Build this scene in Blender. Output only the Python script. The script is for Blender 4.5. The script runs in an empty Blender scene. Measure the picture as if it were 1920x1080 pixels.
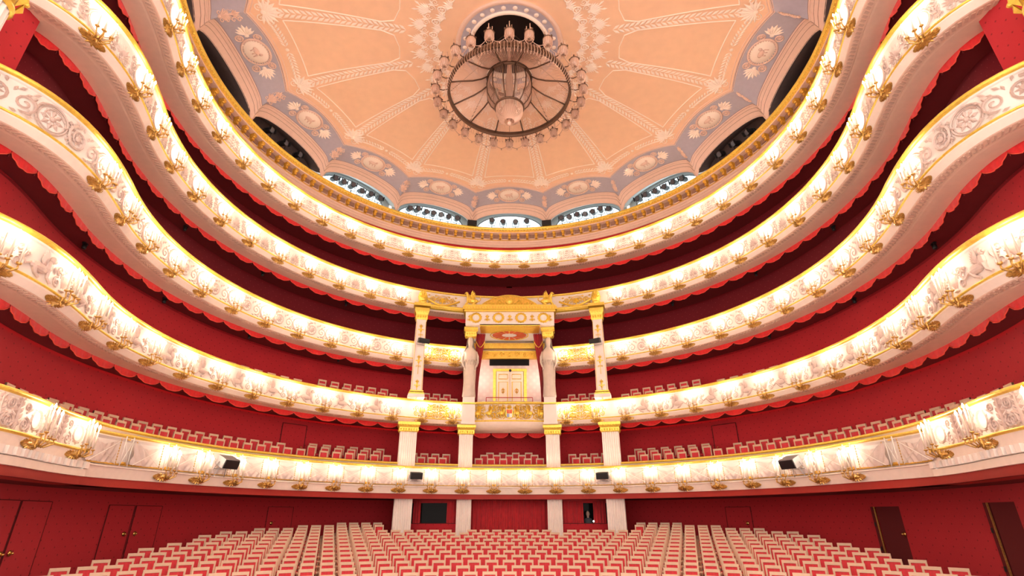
import bpy, math, random
from mathutils import Vector, Matrix
random.seed(7)
scene = bpy.context.scene
COL = scene.collection
PI = math.pi
R_ = math.radians

# ------------------------------------------------------------------ camera, world, exposure
F_PX, PITCH = 975.0, 23.7051
cam = bpy.data.cameras.new('camera')
cam.sensor_width = 36.0
cam.lens = 36.0 * F_PX / 1920.0
cam.shift_x = 5.0 / 1920.0
cam.clip_start = 0.05
cam_o = bpy.data.objects.new('camera', cam)
COL.objects.link(cam_o)
cam_o.rotation_euler = (R_(90 + PITCH), 0, 0)
scene.camera = cam_o
w = bpy.data.worlds.new('world')
scene.world = w
w.use_nodes = True
w.node_tree.nodes['Background'].inputs[0].default_value = (1.0, 0.84, 0.74, 1)
w.node_tree.nodes['Background'].inputs[1].default_value = 1.45
vs = scene.view_settings
vs.view_transform = 'Standard'
vs.look = 'None'
vs.gamma = 1.0
vs.use_curve_mapping = False
vs.exposure = 0.88
LAMP_W = 4.5
LAMP_COL = (1.0, 0.87, 0.77)
scene.cycles.max_bounces = 3
scene.cycles.diffuse_bounces = 3
scene.cycles.adaptive_threshold = 0.04
scene.cycles.glossy_bounces = 2
scene.cycles.transmission_bounces = 1

# ------------------------------------------------------------------ materials
MATS = {}
def mat(name, col, rough=0.6, metal=0.0, noise=0.0, nscale=6.0, bump=0.0, emit=None, estr=0.0, spec=0.5, sheen=0.0):
    m = bpy.data.materials.new(name)
    m.use_nodes = True
    nt = m.node_tree
    b = nt.nodes['Principled BSDF']
    b.inputs['Base Color'].default_value = (*col, 1)
    b.inputs['Roughness'].default_value = rough
    b.inputs['Metallic'].default_value = metal
    b.inputs['Specular IOR Level'].default_value = spec
    if sheen:
        b.inputs['Sheen Weight'].default_value = sheen
    if emit:
        b.inputs['Emission Color'].default_value = (*emit, 1)
        b.inputs['Emission Strength'].default_value = estr
    if noise or bump:
        tc = nt.nodes.new('ShaderNodeTexCoord')
        n = nt.nodes.new('ShaderNodeTexNoise')
        n.inputs['Scale'].default_value = nscale
        n.inputs['Detail'].default_value = 4
        nt.links.new(tc.outputs['Object'], n.inputs['Vector'])
        if noise:
            r = nt.nodes.new('ShaderNodeValToRGB')
            r.color_ramp.elements[0].position = 0.3
            r.color_ramp.elements[1].position = 0.7
            r.color_ramp.elements[0].color = (*[c * (1 - noise) for c in col], 1)
            r.color_ramp.elements[1].color = (*[min(1, c * (1 + noise)) for c in col], 1)
            nt.links.new(n.outputs['Fac'], r.inputs['Fac'])
            nt.links.new(r.outputs['Color'], b.inputs['Base Color'])
        if bump:
            bp = nt.nodes.new('ShaderNodeBump')
            bp.inputs['Strength'].default_value = bump
            bp.inputs['Distance'].default_value = 0.02
            nt.links.new(n.outputs['Fac'], bp.inputs['Height'])
            nt.links.new(bp.outputs['Normal'], b.inputs['Normal'])
    MATS[name] = m
    return m

def dotted(name, col, dot, pitch=0.17, size=0.13, rough=0.75, diamond=False):
    """wallpaper: staggered small woven motifs laid out in the surface's own metres (UV)"""
    m = mat(name, col, rough, sheen=0.15, spec=0.2)
    nt = m.node_tree
    N = nt.nodes.new
    L = nt.links.new
    tc = N('ShaderNodeTexCoord')
    sp = N('ShaderNodeSeparateXYZ')
    L(tc.outputs['UV'], sp.inputs[0])
    def mth(op, a, b=None):
        n = N('ShaderNodeMath'); n.operation = op
        for i, x in enumerate((a, b)):
            if x is None: continue
            if isinstance(x, (int, float)): n.inputs[i].default_value = x
            else: L(x, n.inputs[i])
        return n.outputs[0]
    def motif(du):
        u = mth('SUBTRACT', mth('FRACT', mth('ADD', mth('DIVIDE', sp.outputs[0], pitch), du)), 0.5)
        v = mth('SUBTRACT', mth('FRACT', mth('ADD', mth('DIVIDE', sp.outputs[1], pitch), du)), 0.5)
        return mth('ADD', mth('ABSOLUTE', u), mth('ABSOLUTE', v))
    d = mth('MINIMUM', motif(0.0), motif(0.5))
    f = mth('LESS_THAN', d, size)
    if diamond:
        f2 = mth('MULTIPLY', mth('GREATER_THAN', d, size * 1.9), mth('LESS_THAN', d, size * 2.6))
        f = mth('MAXIMUM', f, f2)
    mx = N('ShaderNodeMix'); mx.data_type = 'RGBA'
    mx.inputs['A'].default_value = (*col, 1)
    mx.inputs['B'].default_value = (*dot, 1)
    L(f, mx.inputs['Factor'])
    L(mx.outputs['Result'], nt.nodes['Principled BSDF'].inputs['Base Color'])
    return m

plaster = mat('cream_plaster', (.90, .79, .72), .55, noise=.04, nscale=3)
relief_m = mat('relief_plaster_shaded', (.62, .46, .40), .6, noise=.06, nscale=9)  # carving shadows put into the colour: darker than the plaster panels behind
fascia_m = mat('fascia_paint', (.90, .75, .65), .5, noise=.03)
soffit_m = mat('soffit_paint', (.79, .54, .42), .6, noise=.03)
band_m = mat('soffit_ornament_paint', (.62, .40, .31), .6)
gold = mat('gilding', (1.0, .64, .10), .34, metal=.5, noise=.14, nscale=14, bump=.15)
gold_d = mat('old_gilding', (.84, .48, .07), .36, metal=.5, noise=.2, nscale=18, bump=.2)
bronze = mat('gilt_bronze', (.62, .36, .10), .32, metal=.7, noise=.2, nscale=25)
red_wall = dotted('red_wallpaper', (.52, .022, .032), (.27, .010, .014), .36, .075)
red_wall_shaded = dotted('red_wallpaper_shaded_sheen', (.19, .009, .017), (.32, .05, .055), .36, .055)  # same wallpaper: tier shade darkened into the ground, sheen painted as paler dots
red_low = dotted('red_wallpaper_stalls', (.52, .022, .032), (.27, .010, .014), .40, .075)
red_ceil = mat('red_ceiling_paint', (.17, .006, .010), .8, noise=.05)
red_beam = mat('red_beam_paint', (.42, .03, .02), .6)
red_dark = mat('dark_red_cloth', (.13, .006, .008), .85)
valance_m = mat('scarlet_velvet', (.82, .018, .022), .7, noise=.1, nscale=9, sheen=.3)
valance_hem = mat('scarlet_hem', (.92, .10, .06), .6)
velvet = mat('crimson_velvet', (.50, .008, .016), .7, noise=.12, nscale=5, sheen=.3)
rail_red = mat('red_plush_rail', (.45, .012, .02), .75, sheen=.3)
wood = mat('pale_seat_wood', (.72, .51, .34), .42, noise=.05, nscale=12)
seat_red = mat('red_seat_cloth', (.66, .032, .045), .75, noise=.1, nscale=20, sheen=.2)
floor_m = mat('stalls_floor', (.14, .02, .018), .7, noise=.15)
candle_m = mat('ivory_candle', (.66, .55, .44), .45)
flame_m = mat('candle_bulb', (1, .9, .75), .3, emit=(1.0, .82, .58), estr=34.0)
peach = mat('peach_ceiling', (.90, .575, .37), .7, noise=.03, nscale=2.5)
peach_line = mat('cream_ceiling_line', (1.0, .83, .70), .6)
mauve = mat('mauve_ceiling_band', (.47, .415, .47), .7, noise=.04)
mould = mat('blush_moulding', (.84, .58, .46), .6, noise=.03)
groove = mat('brown_groove_line', (.36, .20, .14), .7)
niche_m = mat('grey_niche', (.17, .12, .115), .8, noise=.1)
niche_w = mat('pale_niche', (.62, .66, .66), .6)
pane_m = mat('lit_window_pane', (.8, .9, .92), .3, emit=(.80, .95, 1.0), estr=.95)
black = mat('black_metal', (.012, .011, .012), .5)
black_box = mat('black_speaker_box', (.018, .016, .016), .55)
grey_box = mat('grey_housing', (.26, .24, .245), .5)
lens_m = mat('spot_lens', (.12, .12, .14), .1)
steel = mat('grey_steel', (.30, .29, .30), .4, metal=.7)
chand = mat('chandelier_bronze', (.16, .085, .05), .45, metal=.5, noise=.15)
crystal = mat('crystal_strand', (.84, .55, .41), .25, spec=.8)
crystal2 = mat('smoky_crystal', (.56, .34, .25), .2, spec=.9)
white_rod = mat('white_lattice_rod', (.90, .82, .74), .4)
drape_m = mat('white_drapery', (.76, .62, .56), .7, noise=.05, nscale=5)
statue_m = mat('statue_marble', (.72, .59, .49), .55, noise=.05, nscale=4)
silk_wall = dotted('pearl_silk_wall', (.70, .54, .50), (.80, .66, .60), .40, .09, .45, True)
dark_glass = mat('dark_window_glass', (.012, .011, .012), .10, spec=.05)
door_m = mat('cream_door', (.84, .70, .54), .45)
brass = mat('brass', (.80, .52, .15), .25, metal=.9)
blue_m = mat('heraldic_blue', (.30, .38, .62), .5)
crest_red = mat('heraldic_red', (.75, .12, .05), .5)
white_m = mat('heraldic_white', (.85, .82, .78), .5)
skin_m = mat('skin', (.46, .30, .24), .6)
shirt_m = mat('dark_shirt', (.05, .05, .06), .8)
dark_hole = mat('dark_shaft', (.035, .018, .014), .8)
screen_m = mat('desk_lamp_glow', (1, .9, .8), .4, emit=(1, .86, .7), estr=4.0)
for m_ in (pane_m, screen_m):
    pass
flame_m.cycles.emission_sampling = 'NONE'

# ------------------------------------------------------------------ helpers
class MB:
    def __init__(s):
        s.v = []; s.f = []; s.uv = None
    def add(s, vs_, fs_, M=None):
        n = len(s.v)
        if M is not None: vs_ = [tuple(M @ Vector(p)) for p in vs_]
        s.v.extend(tuple(p) for p in vs_)
        s.f.extend(tuple(i + n for i in f) for f in fs_)
        return s
    def box(s, c, d, M=None):
        x, y, z = c; a, b, e = d[0] / 2, d[1] / 2, d[2] / 2
        vs_ = [(x + i * a, y + j * b, z + k * e) for i in (-1, 1) for j in (-1, 1) for k in (-1, 1)]
        return s.add(vs_, [(0, 1, 3, 2), (4, 6, 7, 5), (0, 4, 5, 1), (2, 3, 7, 6), (0, 2, 6, 4), (1, 5, 7, 3)], M)
    def tube(s, path, r, n=5, closed=False, M=None):
        P = [Vector(p) for p in path]; m = len(P)
        rs = r if isinstance(r, (list, tuple)) else [r] * m
        vs_ = []; prev = None
        for i, p in enumerate(P):
            a = P[i - 1] if (i > 0 or closed) else P[0]
            b = P[(i + 1) % m] if (i < m - 1 or closed) else P[-1]
            t = (b - a)
            if t.length < 1e-9: t = Vector((0, 0, 1))
            t.normalize()
            if prev is None:
                u = t.cross(Vector((0, 0, 1)))
                if u.length < .1: u = t.cross(Vector((0, 1, 0)))
            else:
                u = prev - t * prev.dot(t)
                if u.length < 1e-6: u = t.cross(Vector((0, 0, 1)))
            u.normalize(); prev = u; w_ = t.cross(u)
            for k in range(n):
                an = 2 * PI * k / n
                vs_.append(p + (u * math.cos(an) + w_ * math.sin(an)) * rs[i])
        fs_ = []
        for i in range(m if closed else m - 1):
            j = (i + 1) % m
            for k in range(n):
                l = (k + 1) % n
                fs_.append((i * n + k, i * n + l, j * n + l, j * n + k))
        if not closed:
            fs_.append(tuple(range(n - 1, -1, -1))); fs_.append(tuple((m - 1) * n + k for k in range(n)))
        return s.add(vs_, fs_, M)
    def lathe(s, prof, n=12, M=None, caps=True):
        vs_ = [(r * math.cos(2 * PI * k / n), r * math.sin(2 * PI * k / n), z) for r, z in prof for k in range(n)]
        fs_ = [(i * n + k, i * n + (k + 1) % n, (i + 1) * n + (k + 1) % n, (i + 1) * n + k) for i in range(len(prof) - 1) for k in range(n)]
        if caps:
            fs_.append(tuple(range(n - 1, -1, -1))); fs_.append(tuple((len(prof) - 1) * n + k for k in range(n)))
        return s.add(vs_, fs_, M)
    def ell(s, c, r, nu=8, nv=5, M=None):
        prof = [(math.sin(PI * i / nv), -math.cos(PI * i / nv)) for i in range(nv + 1)]
        vs_ = []
        for q, z in prof[1:-1]:
            for k in range(nu):
                vs_.append((c[0] + r[0] * q * math.cos(2 * PI * k / nu), c[1] + r[1] * q * math.sin(2 * PI * k / nu), c[2] + r[2] * z))
        lo = len(vs_); vs_.append((c[0], c[1], c[2] - r[2])); vs_.append((c[0], c[1], c[2] + r[2]))
        fs_ = []
        for i in range(nv - 2):
            for k in range(nu):
                l = (k + 1) % nu
                fs_.append((i * nu + k, i * nu + l, (i + 1) * nu + l, (i + 1) * nu + k))
        for k in range(nu):
            l = (k + 1) % nu
            fs_.append((lo, l, k)); fs_.append((lo + 1, (nv - 2) * nu + k, (nv - 2) * nu + l))
        return s.add(vs_, fs_, M)
    # --- relief motifs, drawn in the x/z plane and standing out towards -y
    def leaf(s, x, z, ang, ln, wd, h=.03, y=0.0, M=None):
        c, n_ = math.cos(ang), math.sin(ang)
        def p(a, b, o): return (x + c * a - n_ * b, y - o, z + n_ * a + c * b)
        return s.add([p(0, 0, 0), p(ln * .55, wd / 2, 0), p(ln, 0, 0), p(ln * .55, -wd / 2, 0), p(ln * .5, 0, h)],
                     [(0, 4, 1), (1, 4, 2), (2, 4, 3), (3, 4, 0)], M)
    def fan(s, x, z, r, ang, spread, n=7, h=.035, y=0.0, M=None):
        for i in range(n):
            a = ang + spread * (i / (n - 1) - .5)
            k = 1 - .28 * abs(i / (n - 1) - .5) * 2
            s.leaf(x, z, a, r * k, r * k * .26, h, y, M)
        s.ell((x, y, z), (r * .13, .02 + h * .4, r * .13), 6, 4, M)
        return s
    def spiral(s, x, z, r, a0, turns, sgn=1, tr=.022, y=-.012, n=None, M=None, nt=4):
        n = n or max(8, int(turns * 11))
        path = []
        for i in range(n + 1):
            q = i / n; a = a0 + sgn * 2 * PI * turns * q; rr = r * (1 - .86 * q)
            path.append((x + rr * math.cos(a), y, z + rr * math.sin(a)))
        return s.tube(path, [tr * (1 - .45 * i / n) for i in range(n + 1)], nt, M=M)
    def ring(s, x, z, rx, rz, tr=.018, y=-.01, n=16, M=None, nt=4):
        return s.tube([(x + rx * math.cos(2 * PI * i / n), y, z + rz * math.sin(2 * PI * i / n)) for i in range(n)], tr, nt, True, M)
    def mesh(s, name, m, smooth=False):
        me = bpy.data.meshes.new(name)
        me.from_pydata(s.v, [], s.f)
        if s.uv is not None:
            ul = me.uv_layers.new(name='UVMap')
            for li, l in enumerate(me.loops):
                ul.data[li].uv = s.uv[l.vertex_index]
        me.materials.append(m)
        if smooth: me.polygons.foreach_set('use_smooth', [True] * len(me.polygons))
        me.update()
        return me
    def build(s, name, m, parent=None, smooth=False):
        return link(name, s.mesh(name, m, smooth), parent)

def link(name, data, parent=None, M=None):
    o = bpy.data.objects.new(name, data)
    COL.objects.link(o)
    if parent is not None: o.parent = parent
    if M is not None: o.matrix_basis = M
    return o
def empty(name, M=None, parent=None):
    o = bpy.data.objects.new(name, None)
    o.empty_display_size = .1
    COL.objects.link(o)
    if parent is not None: o.parent = parent
    if M is not None: o.matrix_basis = M
    return o
def tag(o, label, cat=None, group=None, kind=None):
    o['label'] = label
    if cat: o['category'] = cat
    if group: o['group'] = group
    if kind: o['kind'] = kind
    return o
def struct(o, label, cat=None):
    return tag(o, label, cat, kind='structure')
def dup(root, M, label=None, group=None):
    r = root.copy(); COL.objects.link(r); r.matrix_basis = M
    r.parent = None
    if label: r['label'] = label
    if group: r['group'] = group
    for ch in root.children:
        if ch.type == 'LIGHT': continue
        c = ch.copy(); COL.objects.link(c); c.parent = r; c.matrix_basis = ch.matrix_basis
        for g in ch.children:
            d = g.copy(); COL.objects.link(d); d.parent = c; d.matrix_basis = g.matrix_basis
    return r
ORD = ('zeroth first second third fourth fifth sixth seventh eighth ninth tenth eleventh twelfth thirteenth fourteenth fifteenth sixteenth '
       'seventeenth eighteenth nineteenth twentieth twenty-first twenty-second twenty-third twenty-fourth twenty-fifth').split()

# ------------------------------------------------------------------ plan of the tiers
RC, YC = 11.12, 15.95
def circ(a, R=RC):
    a = R_(a); return (-R * math.sin(a), YC + R * math.cos(a))
_fl = [circ(108), circ(112), (-10.02, 10.9), (-9.83, 10.1), (-9.76, 9.4), (-9.82, 8.75), (-10.0, 8.2), (-10.3, 7.75), (-10.75, 7.35), (-11.4, 7.1)]
_pts = [circ(a) for a in range(0, 112)]
for i in range(1, len(_fl) - 2):
    a, b, c, d = [Vector(p) for p in _fl[i - 1:i + 3]]
    for k in range(10):
        t = k / 10
        _pts.append(tuple(.5 * (2 * b + (c - a) * t + (2 * a - 5 * b + 4 * c - d) * t * t + (3 * b - a - 3 * c + d) * t ** 3)))
_pts.append(_fl[-2])
_ss = [0.0]
for i in range(1, len(_pts)):
    _ss.append(_ss[-1] + math.hypot(_pts[i][0] - _pts[i - 1][0], _pts[i][1] - _pts[i - 1][1]))
SMAX = _ss[-1]
import bisect
def _left(s):
    s = max(0.0, min(SMAX - 1e-6, s))
    i = min(bisect.bisect_right(_ss, s) - 1, len(_ss) - 2)
    f = (s - _ss[i]) / (_ss[i + 1] - _ss[i])
    a, b = _pts[i], _pts[i + 1]
    return a[0] + (b[0] - a[0]) * f, a[1] + (b[1] - a[1]) * f
def P(s):
    x, y = _left(abs(s))
    return (x, y) if s < 0 else (-x, y)
def TN(s):
    a, b = P(max(s - .06, -SMAX)), P(min(s + .06, SMAX))
    t = Vector((b[0] - a[0], b[1] - a[1])); t.normalize()
    return t, Vector((-t.y, t.x))
def at(s, off=0.0):
    p = P(s); n = TN(s)[1]
    return p[0] + n.x * off, p[1] + n.y * off
def frame(s, off=0.0, z=0.0, tilt=0.0):
    """local x along the parapet (rightwards for the hall), y away from the hall, z up"""
    x, y = at(s, off); t, n = TN(s)
    M = Matrix(((t.x, n.x, 0, x), (t.y, n.y, 0, y), (0, 0, 1, z), (0, 0, 0, 1)))
    return M @ Matrix.Rotation(tilt, 4, 'X') if tilt else M
BC, BR = (0.0, 17.0), 12.8
def back_t(s):
    p = P(s); n = TN(s)[1]
    dx, dy = p[0] - BC[0], p[1] - BC[1]
    b = dx * n.x + dy * n.y; c = dx * dx + dy * dy - BR * BR
    return max(-b + math.sqrt(max(b * b - c, 0)), 1.75)
def srange(a, b, ds=.3):
    n = max(1, int(math.ceil((b - a) / ds)))
    return [a + (b - a) * i / n for i in range(n + 1)]
def sweep(name, m, prof, segs, parent=None, z0=0.0, smooth_prof=False, ds=.3, offf=None):
    """strip(s) of a profile [(off, z)] led along the plan curve; UV in metres"""
    mb = MB(); mb.uv = []
    for (a, b) in segs:
        S = srange(a, b, ds)
        fr = []
        for s in S:
            p = P(s); n = TN(s)[1]; fr.append((p, n, s))
        runs = [prof] if smooth_prof else [prof[i:i + 2] for i in range(len(prof) - 1)]
        for run in runs:
            n0 = len(mb.v); k = len(run); acc = 0.0
            for (p, n, s) in fr:
                acc = 0.0; last = None
                for (o, z) in run:
                    oo = back_t(s) + o - 100 if o > 50 else o
                    if offf: oo += offf(s)
                    mb.v.append((p[0] + n.x * oo, p[1] + n.y * oo, z0 + z))
                    if last is not None: acc += math.hypot(oo - last[0], z - last[1])
                    last = (oo, z)
                    mb.uv.append((s, z if len(prof) == 2 and abs(prof[0][0] - prof[1][0]) < .01 else acc))
            for i in range(len(fr) - 1):
                for j in range(k - 1):
                    q = n0 + i * k + j
                    mb.f.append((q, q + k, q + k + 1, q + 1))
    return mb.build(name, m, parent, True)
# ------------------------------------------------------------------ the hall: floor, stalls walls
def cone_floor_z(x, y):
    rho = math.hypot(x, y - 4.0)
    return -0.521 + .104 * (rho - 20.46) - .96
mb = MB(); NR, NA = 28, 48
for i in range(NR + 1):
    rho = 4.0 + 23.0 * i / NR
    for j in range(NA + 1):
        a = R_(-82 + 164 * j / NA)
        x, y = rho * math.sin(a), 4 + rho * math.cos(a)
        mb.v.append((x, y, cone_floor_z(x, y)))
for i in range(NR):
    for j in range(NA):
        q = i * (NA + 1) + j
        mb.f.append((q, q + 1, q + NA + 2, q + NA + 1))
struct(mb.build('floor', floor_m, None, True), 'dark red raked stalls floor under the rows of seats', 'floor')

def wall_arc(name, m, a0, a1, z0, z1, C=BC, R=BR, n=40, parent=None):
    mb = MB(); mb.uv = []
    for i in range(n + 1):
        a = R_(a0 + (a1 - a0) * i / n)
        for z in (z0, z1):
            mb.v.append((C[0] + R * math.sin(a), C[1] + R * math.cos(a), z)); mb.uv.append((a * R, z))
    for i in range(n): mb.f.append((2 * i, 2 * i + 2, 2 * i + 3, 2 * i + 1))
    return mb.build(name, m, parent, True)
struct(wall_arc('wall_left', red_low, -128, -20, -2.6, .95), 'dotted red wall curving along the left side of the stalls', 'wall')
struct(wall_arc('wall_right', red_low, 20, 128, -2.6, .95), 'dotted red wall curving along the right side of the stalls', 'wall')
# deep wall behind the tiers at the stage ends
for sx, nm in ((-1, 'left'), (1, 'right')):
    mb = MB(); mb.uv = []
    pr = [(-10.62, 5.0), (-10.62, 8.35), (-12.6, 8.6), (-12.6, 9.6)]
    acc = 0
    for i, (x, y) in enumerate(pr):
        if i: acc += math.hypot(x - pr[i - 1][0], y - pr[i - 1][1])
        for z in (-3.0, 17.0): mb.v.append((-sx * x, y, z)); mb.uv.append((acc, z))
    for i in range(3): mb.f.append((2 * i, 2 * i + 2, 2 * i + 3, 2 * i + 1))
    struct(mb.build('wall_pier_' + nm, red_wall, None), 'bright red papered pier wall at the %s stage end of the tiers' % nm, 'wall')

# ------------------------------------------------------------------ tiers
ZR = [2.32, 5.35, 8.33, 11.33, 14.28]
TN_ = ['lowest balcony', 'second tier', 'third tier', 'fourth tier', 'top gallery']
SE = SMAX - .05
tiers = []
for k in range(5):
    t = empty('balcony_tier')
    struct(t, ['lowest balcony with white lattice front and draped cloth above the stalls',
               'second tier up, cream front carved with winged beasts, royal box at centre',
               'third tier up, cream front carved with large spiral scrolls',
               'fourth tier up, cream front carved with rings and shell fans',
               'top gallery tier directly below the gold bracketed cornice'][k], 'balcony')
    tiers.append(t)
L1 = [(-SE, SE)]
SEG = {1: [(-SE, -2.42), (2.42, SE)], 2: [(-SE, -2.35), (2.35, SE)], 3: L1, 4: L1}
# valance pieces (one mesh for all)
VW = .95
mbv = MB(); hem = []
NX = 10
for i in range(NX + 1):
    q = i / NX * 2 - 1; x = q * VW / 2
    zb = -.055 - .17 * (1 - abs(q) ** 2.4)
    for j in range(4):
        f = j / 3; mbv.v.append((x, .02 * math.sin(i * 2.1) * f - .02 * f, .04 + (zb - .04) * f))
    hem.append((x, .02 * math.sin(i * 2.1) - .025, zb))
for i in range(NX):
    for j in range(3):
        q = i * 4 + j; mbv.f.append((q, q + 4, q + 5, q + 1))
val_me = mbv.mesh('valance_scallop', valance_m, True)
hem_me = MB().tube(hem, .016, 4).mesh('hem', valance_hem, True)
peg_me = MB().box((VW / 2, .04, -.10), (.03, .03, .10)).mesh('cloth_peg', red_dark)
def valances(k, segs, par):
    for a, b in segs:
        n = max(1, round((b - a) / VW)); step = (b - a) / n
        for i in range(n):
            s = a + step * (i + .5)
            x, y = at(s, 1.0); x0, y0 = at(s - .3, 1.0); x1, y1 = at(s + .3, 1.0)
            x0_, y0_ = at(max(s - step / 2, -SE), 1.0); x1_, y1_ = at(min(s + step / 2, SE), 1.0)
            tv = Vector((x1_ - x0_, y1_ - y0_)); ln = tv.length; tv.normalize()
            M = Matrix(((tv.x * ln / VW, -tv.y, 0, (x0_ + x1_) / 2), (tv.y * ln / VW, tv.x, 0, (y0_ + y1_) / 2), (0, 0, 1, ZR[k] - 1.08), (0, 0, 0, 1)))
            o = link('valance_scallop', val_me, par, M)
            link('hem', hem_me, o); link('cloth_peg', peg_me, o)
for k in (1, 2, 3, 4):
    t = tiers[k]; z = ZR[k]; sg = SEG[k]
    sweep('gold_rail', gold, [(.16, .015), (.05, .035), (-.05, .015), (-.085, -.025), (-.06, -.075), (0, -.095)], sg, t, z, True)
    sweep('plush_rail_top', rail_red, [(.10, .02), (.16, .07), (.30, .06), (.36, .0), (.36, -.95)], sg, t, z)
    sweep('cove_moulding', plaster, [(0, -.095), (.015, -.13), (.05, -.15), (.05, -.17)], sg, t, z)
    par = sweep('parapet_panel', plaster, [(.05, -.17), (.035, -.4), (.035, -.62), (.05, -.86)], sg, t, z, True)
    sweep('gold_bead', gold, [(.05, -.855), (.0, -.865), (-.015, -.885), (.0, -.905), (.03, -.915)], sg, t, z, True)
    sweep('fascia', fascia_m, [(.02, -.915), (.02, -.95), (.14, -1.085)], sg, t, z)
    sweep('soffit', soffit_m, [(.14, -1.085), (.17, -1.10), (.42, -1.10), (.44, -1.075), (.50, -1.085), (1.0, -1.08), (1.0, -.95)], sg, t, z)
    # pressed ornament along the soffit
    mb = MB()
    for a, b in sg:
        for s in srange(a, b, .15):
            if k == 4 and abs(s) > 24.4: continue
            M = frame(s, .29, z - 1.105)
            if k in (3, 4): mb.box((0, 0, 0), (.07, .15, .03), M @ Matrix.Rotation(.5, 4, 'Z'))
            else:
                mb.box((-.02, -.03, 0), (.035, .15, .03), M @ Matrix.Rotation(.6, 4, 'Z')); mb.box((.03, .05, 0), (.07, .035, .03), M)
    o = mb.build('soffit_ornament', band_m, t); o['kind'] = 'stuff'
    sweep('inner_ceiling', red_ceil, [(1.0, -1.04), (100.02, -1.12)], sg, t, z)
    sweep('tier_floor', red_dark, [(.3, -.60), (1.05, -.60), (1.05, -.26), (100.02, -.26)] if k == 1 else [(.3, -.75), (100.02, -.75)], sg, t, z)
    top = ZR[k + 1] - 1.10 if k < 4 else 15.2
    sweep('back_wall', red_wall if k == 1 else red_wall_shaded, [(100, z - 1.2), (100, top)], L1, t, 0)
    valances(k, sg, t)
# lowest balcony
t0 = tiers[0]; z = ZR[0]
sweep('gold_rail', gold, [(.18, .015), (.05, .035), (-.04, .015), (-.075, -.02), (-.05, -.06), (0, -.08)], L1, t0, z, True)
sweep('plush_rail_top', rail_red, [(.12, .02), (.18, .05), (.32, .045), (.36, 0), (.36, -.6)], L1, t0, z)
par0 = sweep('parapet_panel', plaster, [(0, -.08), (.03, -.12), (.03, -.74)], [(-SE, -19.0), (19.0, SE)], t0, z)
sweep('upper_face', plaster, [(0, -.08), (.03, -.12), (.03, -.5)], [(-19.1, 19.1)], t0, z)
EN = [(-SE, -19.2), (19.2, SE)]
sweep('gold_bead', gold, [(.03, -.72), (-.03, -.735), (-.045, -.76), (-.03, -.785), (.0, -.80)], EN, t0, z, True)
sweep('fascia', fascia_m, [(.0, -.80), (.02, -1.02), (.25, -1.03), (.25, -1.2), (-.03, -1.21), (-.03, -1.38), (.1, -1.39)], EN, t0, z)
mb_d = MB().box((0, .03, 0), (.16, .34, .16)).mesh('dentil', plaster)
for a, b in EN:
    for s in srange(a + .1, b - .1, .3): link('dentil', mb_d, t0, frame(s, .06, z - 1.11))
sweep('red_beam', red_beam, [(.03, -1.38), (.06, -1.585), (.5, -1.59)], EN, t0, z)
sweep('inner_ceiling', red_ceil, [(-.05, -1.585), (100.02, -1.585)], L1, t0, z)
sweep('tier_floor', red_dark, [(.3, -.56), (1.08, -.56), (1.08, -.32), (1.64, -.32), (1.64, -.14), (100.03, -.14)], L1, t0, z)
sweep('back_wall', red_wall, [(100, z - .6), (100, ZR[1] - 1.10)], L1, t0, 0)
def lat_off(s):
    q = max(0.0, min(1.0, (19.4 - abs(s)) / 3.4)); return -.47 * q * q * (3 - 2 * q) - .01
LS = [(-19.3, 19.3)]
lat = sweep('lattice_front', plaster, [(.02, 2.02), (.06, 1.95), (.08, 1.32), (.03, 1.27)], LS, t0, 0, False, .25, lat_off)
sweep('lattice_gold_rail', gold, [(.30, 2.16), (.10, 2.165), (-.02, 2.14), (-.05, 2.10), (-.02, 2.07), (.02, 2.055)], LS, t0, 0, True, .25, lat_off)
sweep('lattice_frieze', plaster, [(.02, 2.055), (.0, 2.02), (.02, 1.99)], LS, t0, 0, False, .25, lat_off)
sweep('lattice_gold_line', gold_d, [(.05, 1.36), (-.0, 1.35), (-.0, 1.32), (.04, 1.31)], LS, t0, 0, False, .25, lat_off)
sweep('fascia', fascia_m, [(.03, 1.28), (-.05, 1.27), (-.05, 1.24), (-.01, 1.23), (.06, .95), (.25, .94)], LS, t0, 0, False, .25, lat_off)
sweep('red_beam', red_beam, [(.10, .95), (.13, .735), (.6, .735)], LS, t0, 0, False, .25, lat_off)

# ------------------------------------------------------------------ carved reliefs on the parapets
def relief_top(mb=None):
    """upright candelabrum of leaves"""
    mb = mb or MB()
    mb.tube([(0, -.01, -.30), (0, -.01, .30)], .012, 4)
    for i, zz in enumerate((-.22, -.08, .06, .18)):
        for sg in (-1, 1):
            mb.leaf(0, zz, PI / 2 - sg * .95, .20 - .02 * i, .07); mb.leaf(sg * .16, zz - .03, PI / 2 - sg * .2, .12, .05)
    for sg in (-1, 1):
        mb.spiral(sg * .26, -.18, .10, PI / 2, 1.3, -sg, .014, nt=3); mb.spiral(sg * .26, .14, .09, -PI / 2, 1.3, sg, .014, nt=3)
        mb.leaf(sg * .38, -.05, PI / 2, .16, .06); mb.leaf(sg * .38, -.05, -PI / 2, .16, .06)
        mb.ell((sg * .43, 0, .24), (.03, .02, .03), 6, 4)
    mb.fan(0, .2, .13, PI / 2, 2.4, 5)
    return mb
def relief_ring(r=.33, leaves=True):
    mb = MB(); mb.ring(0, 0, r, r * .95, .022, n=20); mb.ring(0, 0, r * .86, r * .8, .012, n=20)
    if leaves:
        for i in range(10):
            a = 2 * PI * i / 10; mb.leaf(r * .9 * math.cos(a), r * .87 * math.sin(a), a + 1.1, .13, .05)
    for sg in (-1, 1):
        mb.leaf(sg * (r + .02), -.22, PI / 2 - sg * .7, .14, .06); mb.leaf(sg * (r + .02), .22, -PI / 2 + sg * .7, .14, .06)
    return mb
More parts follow.
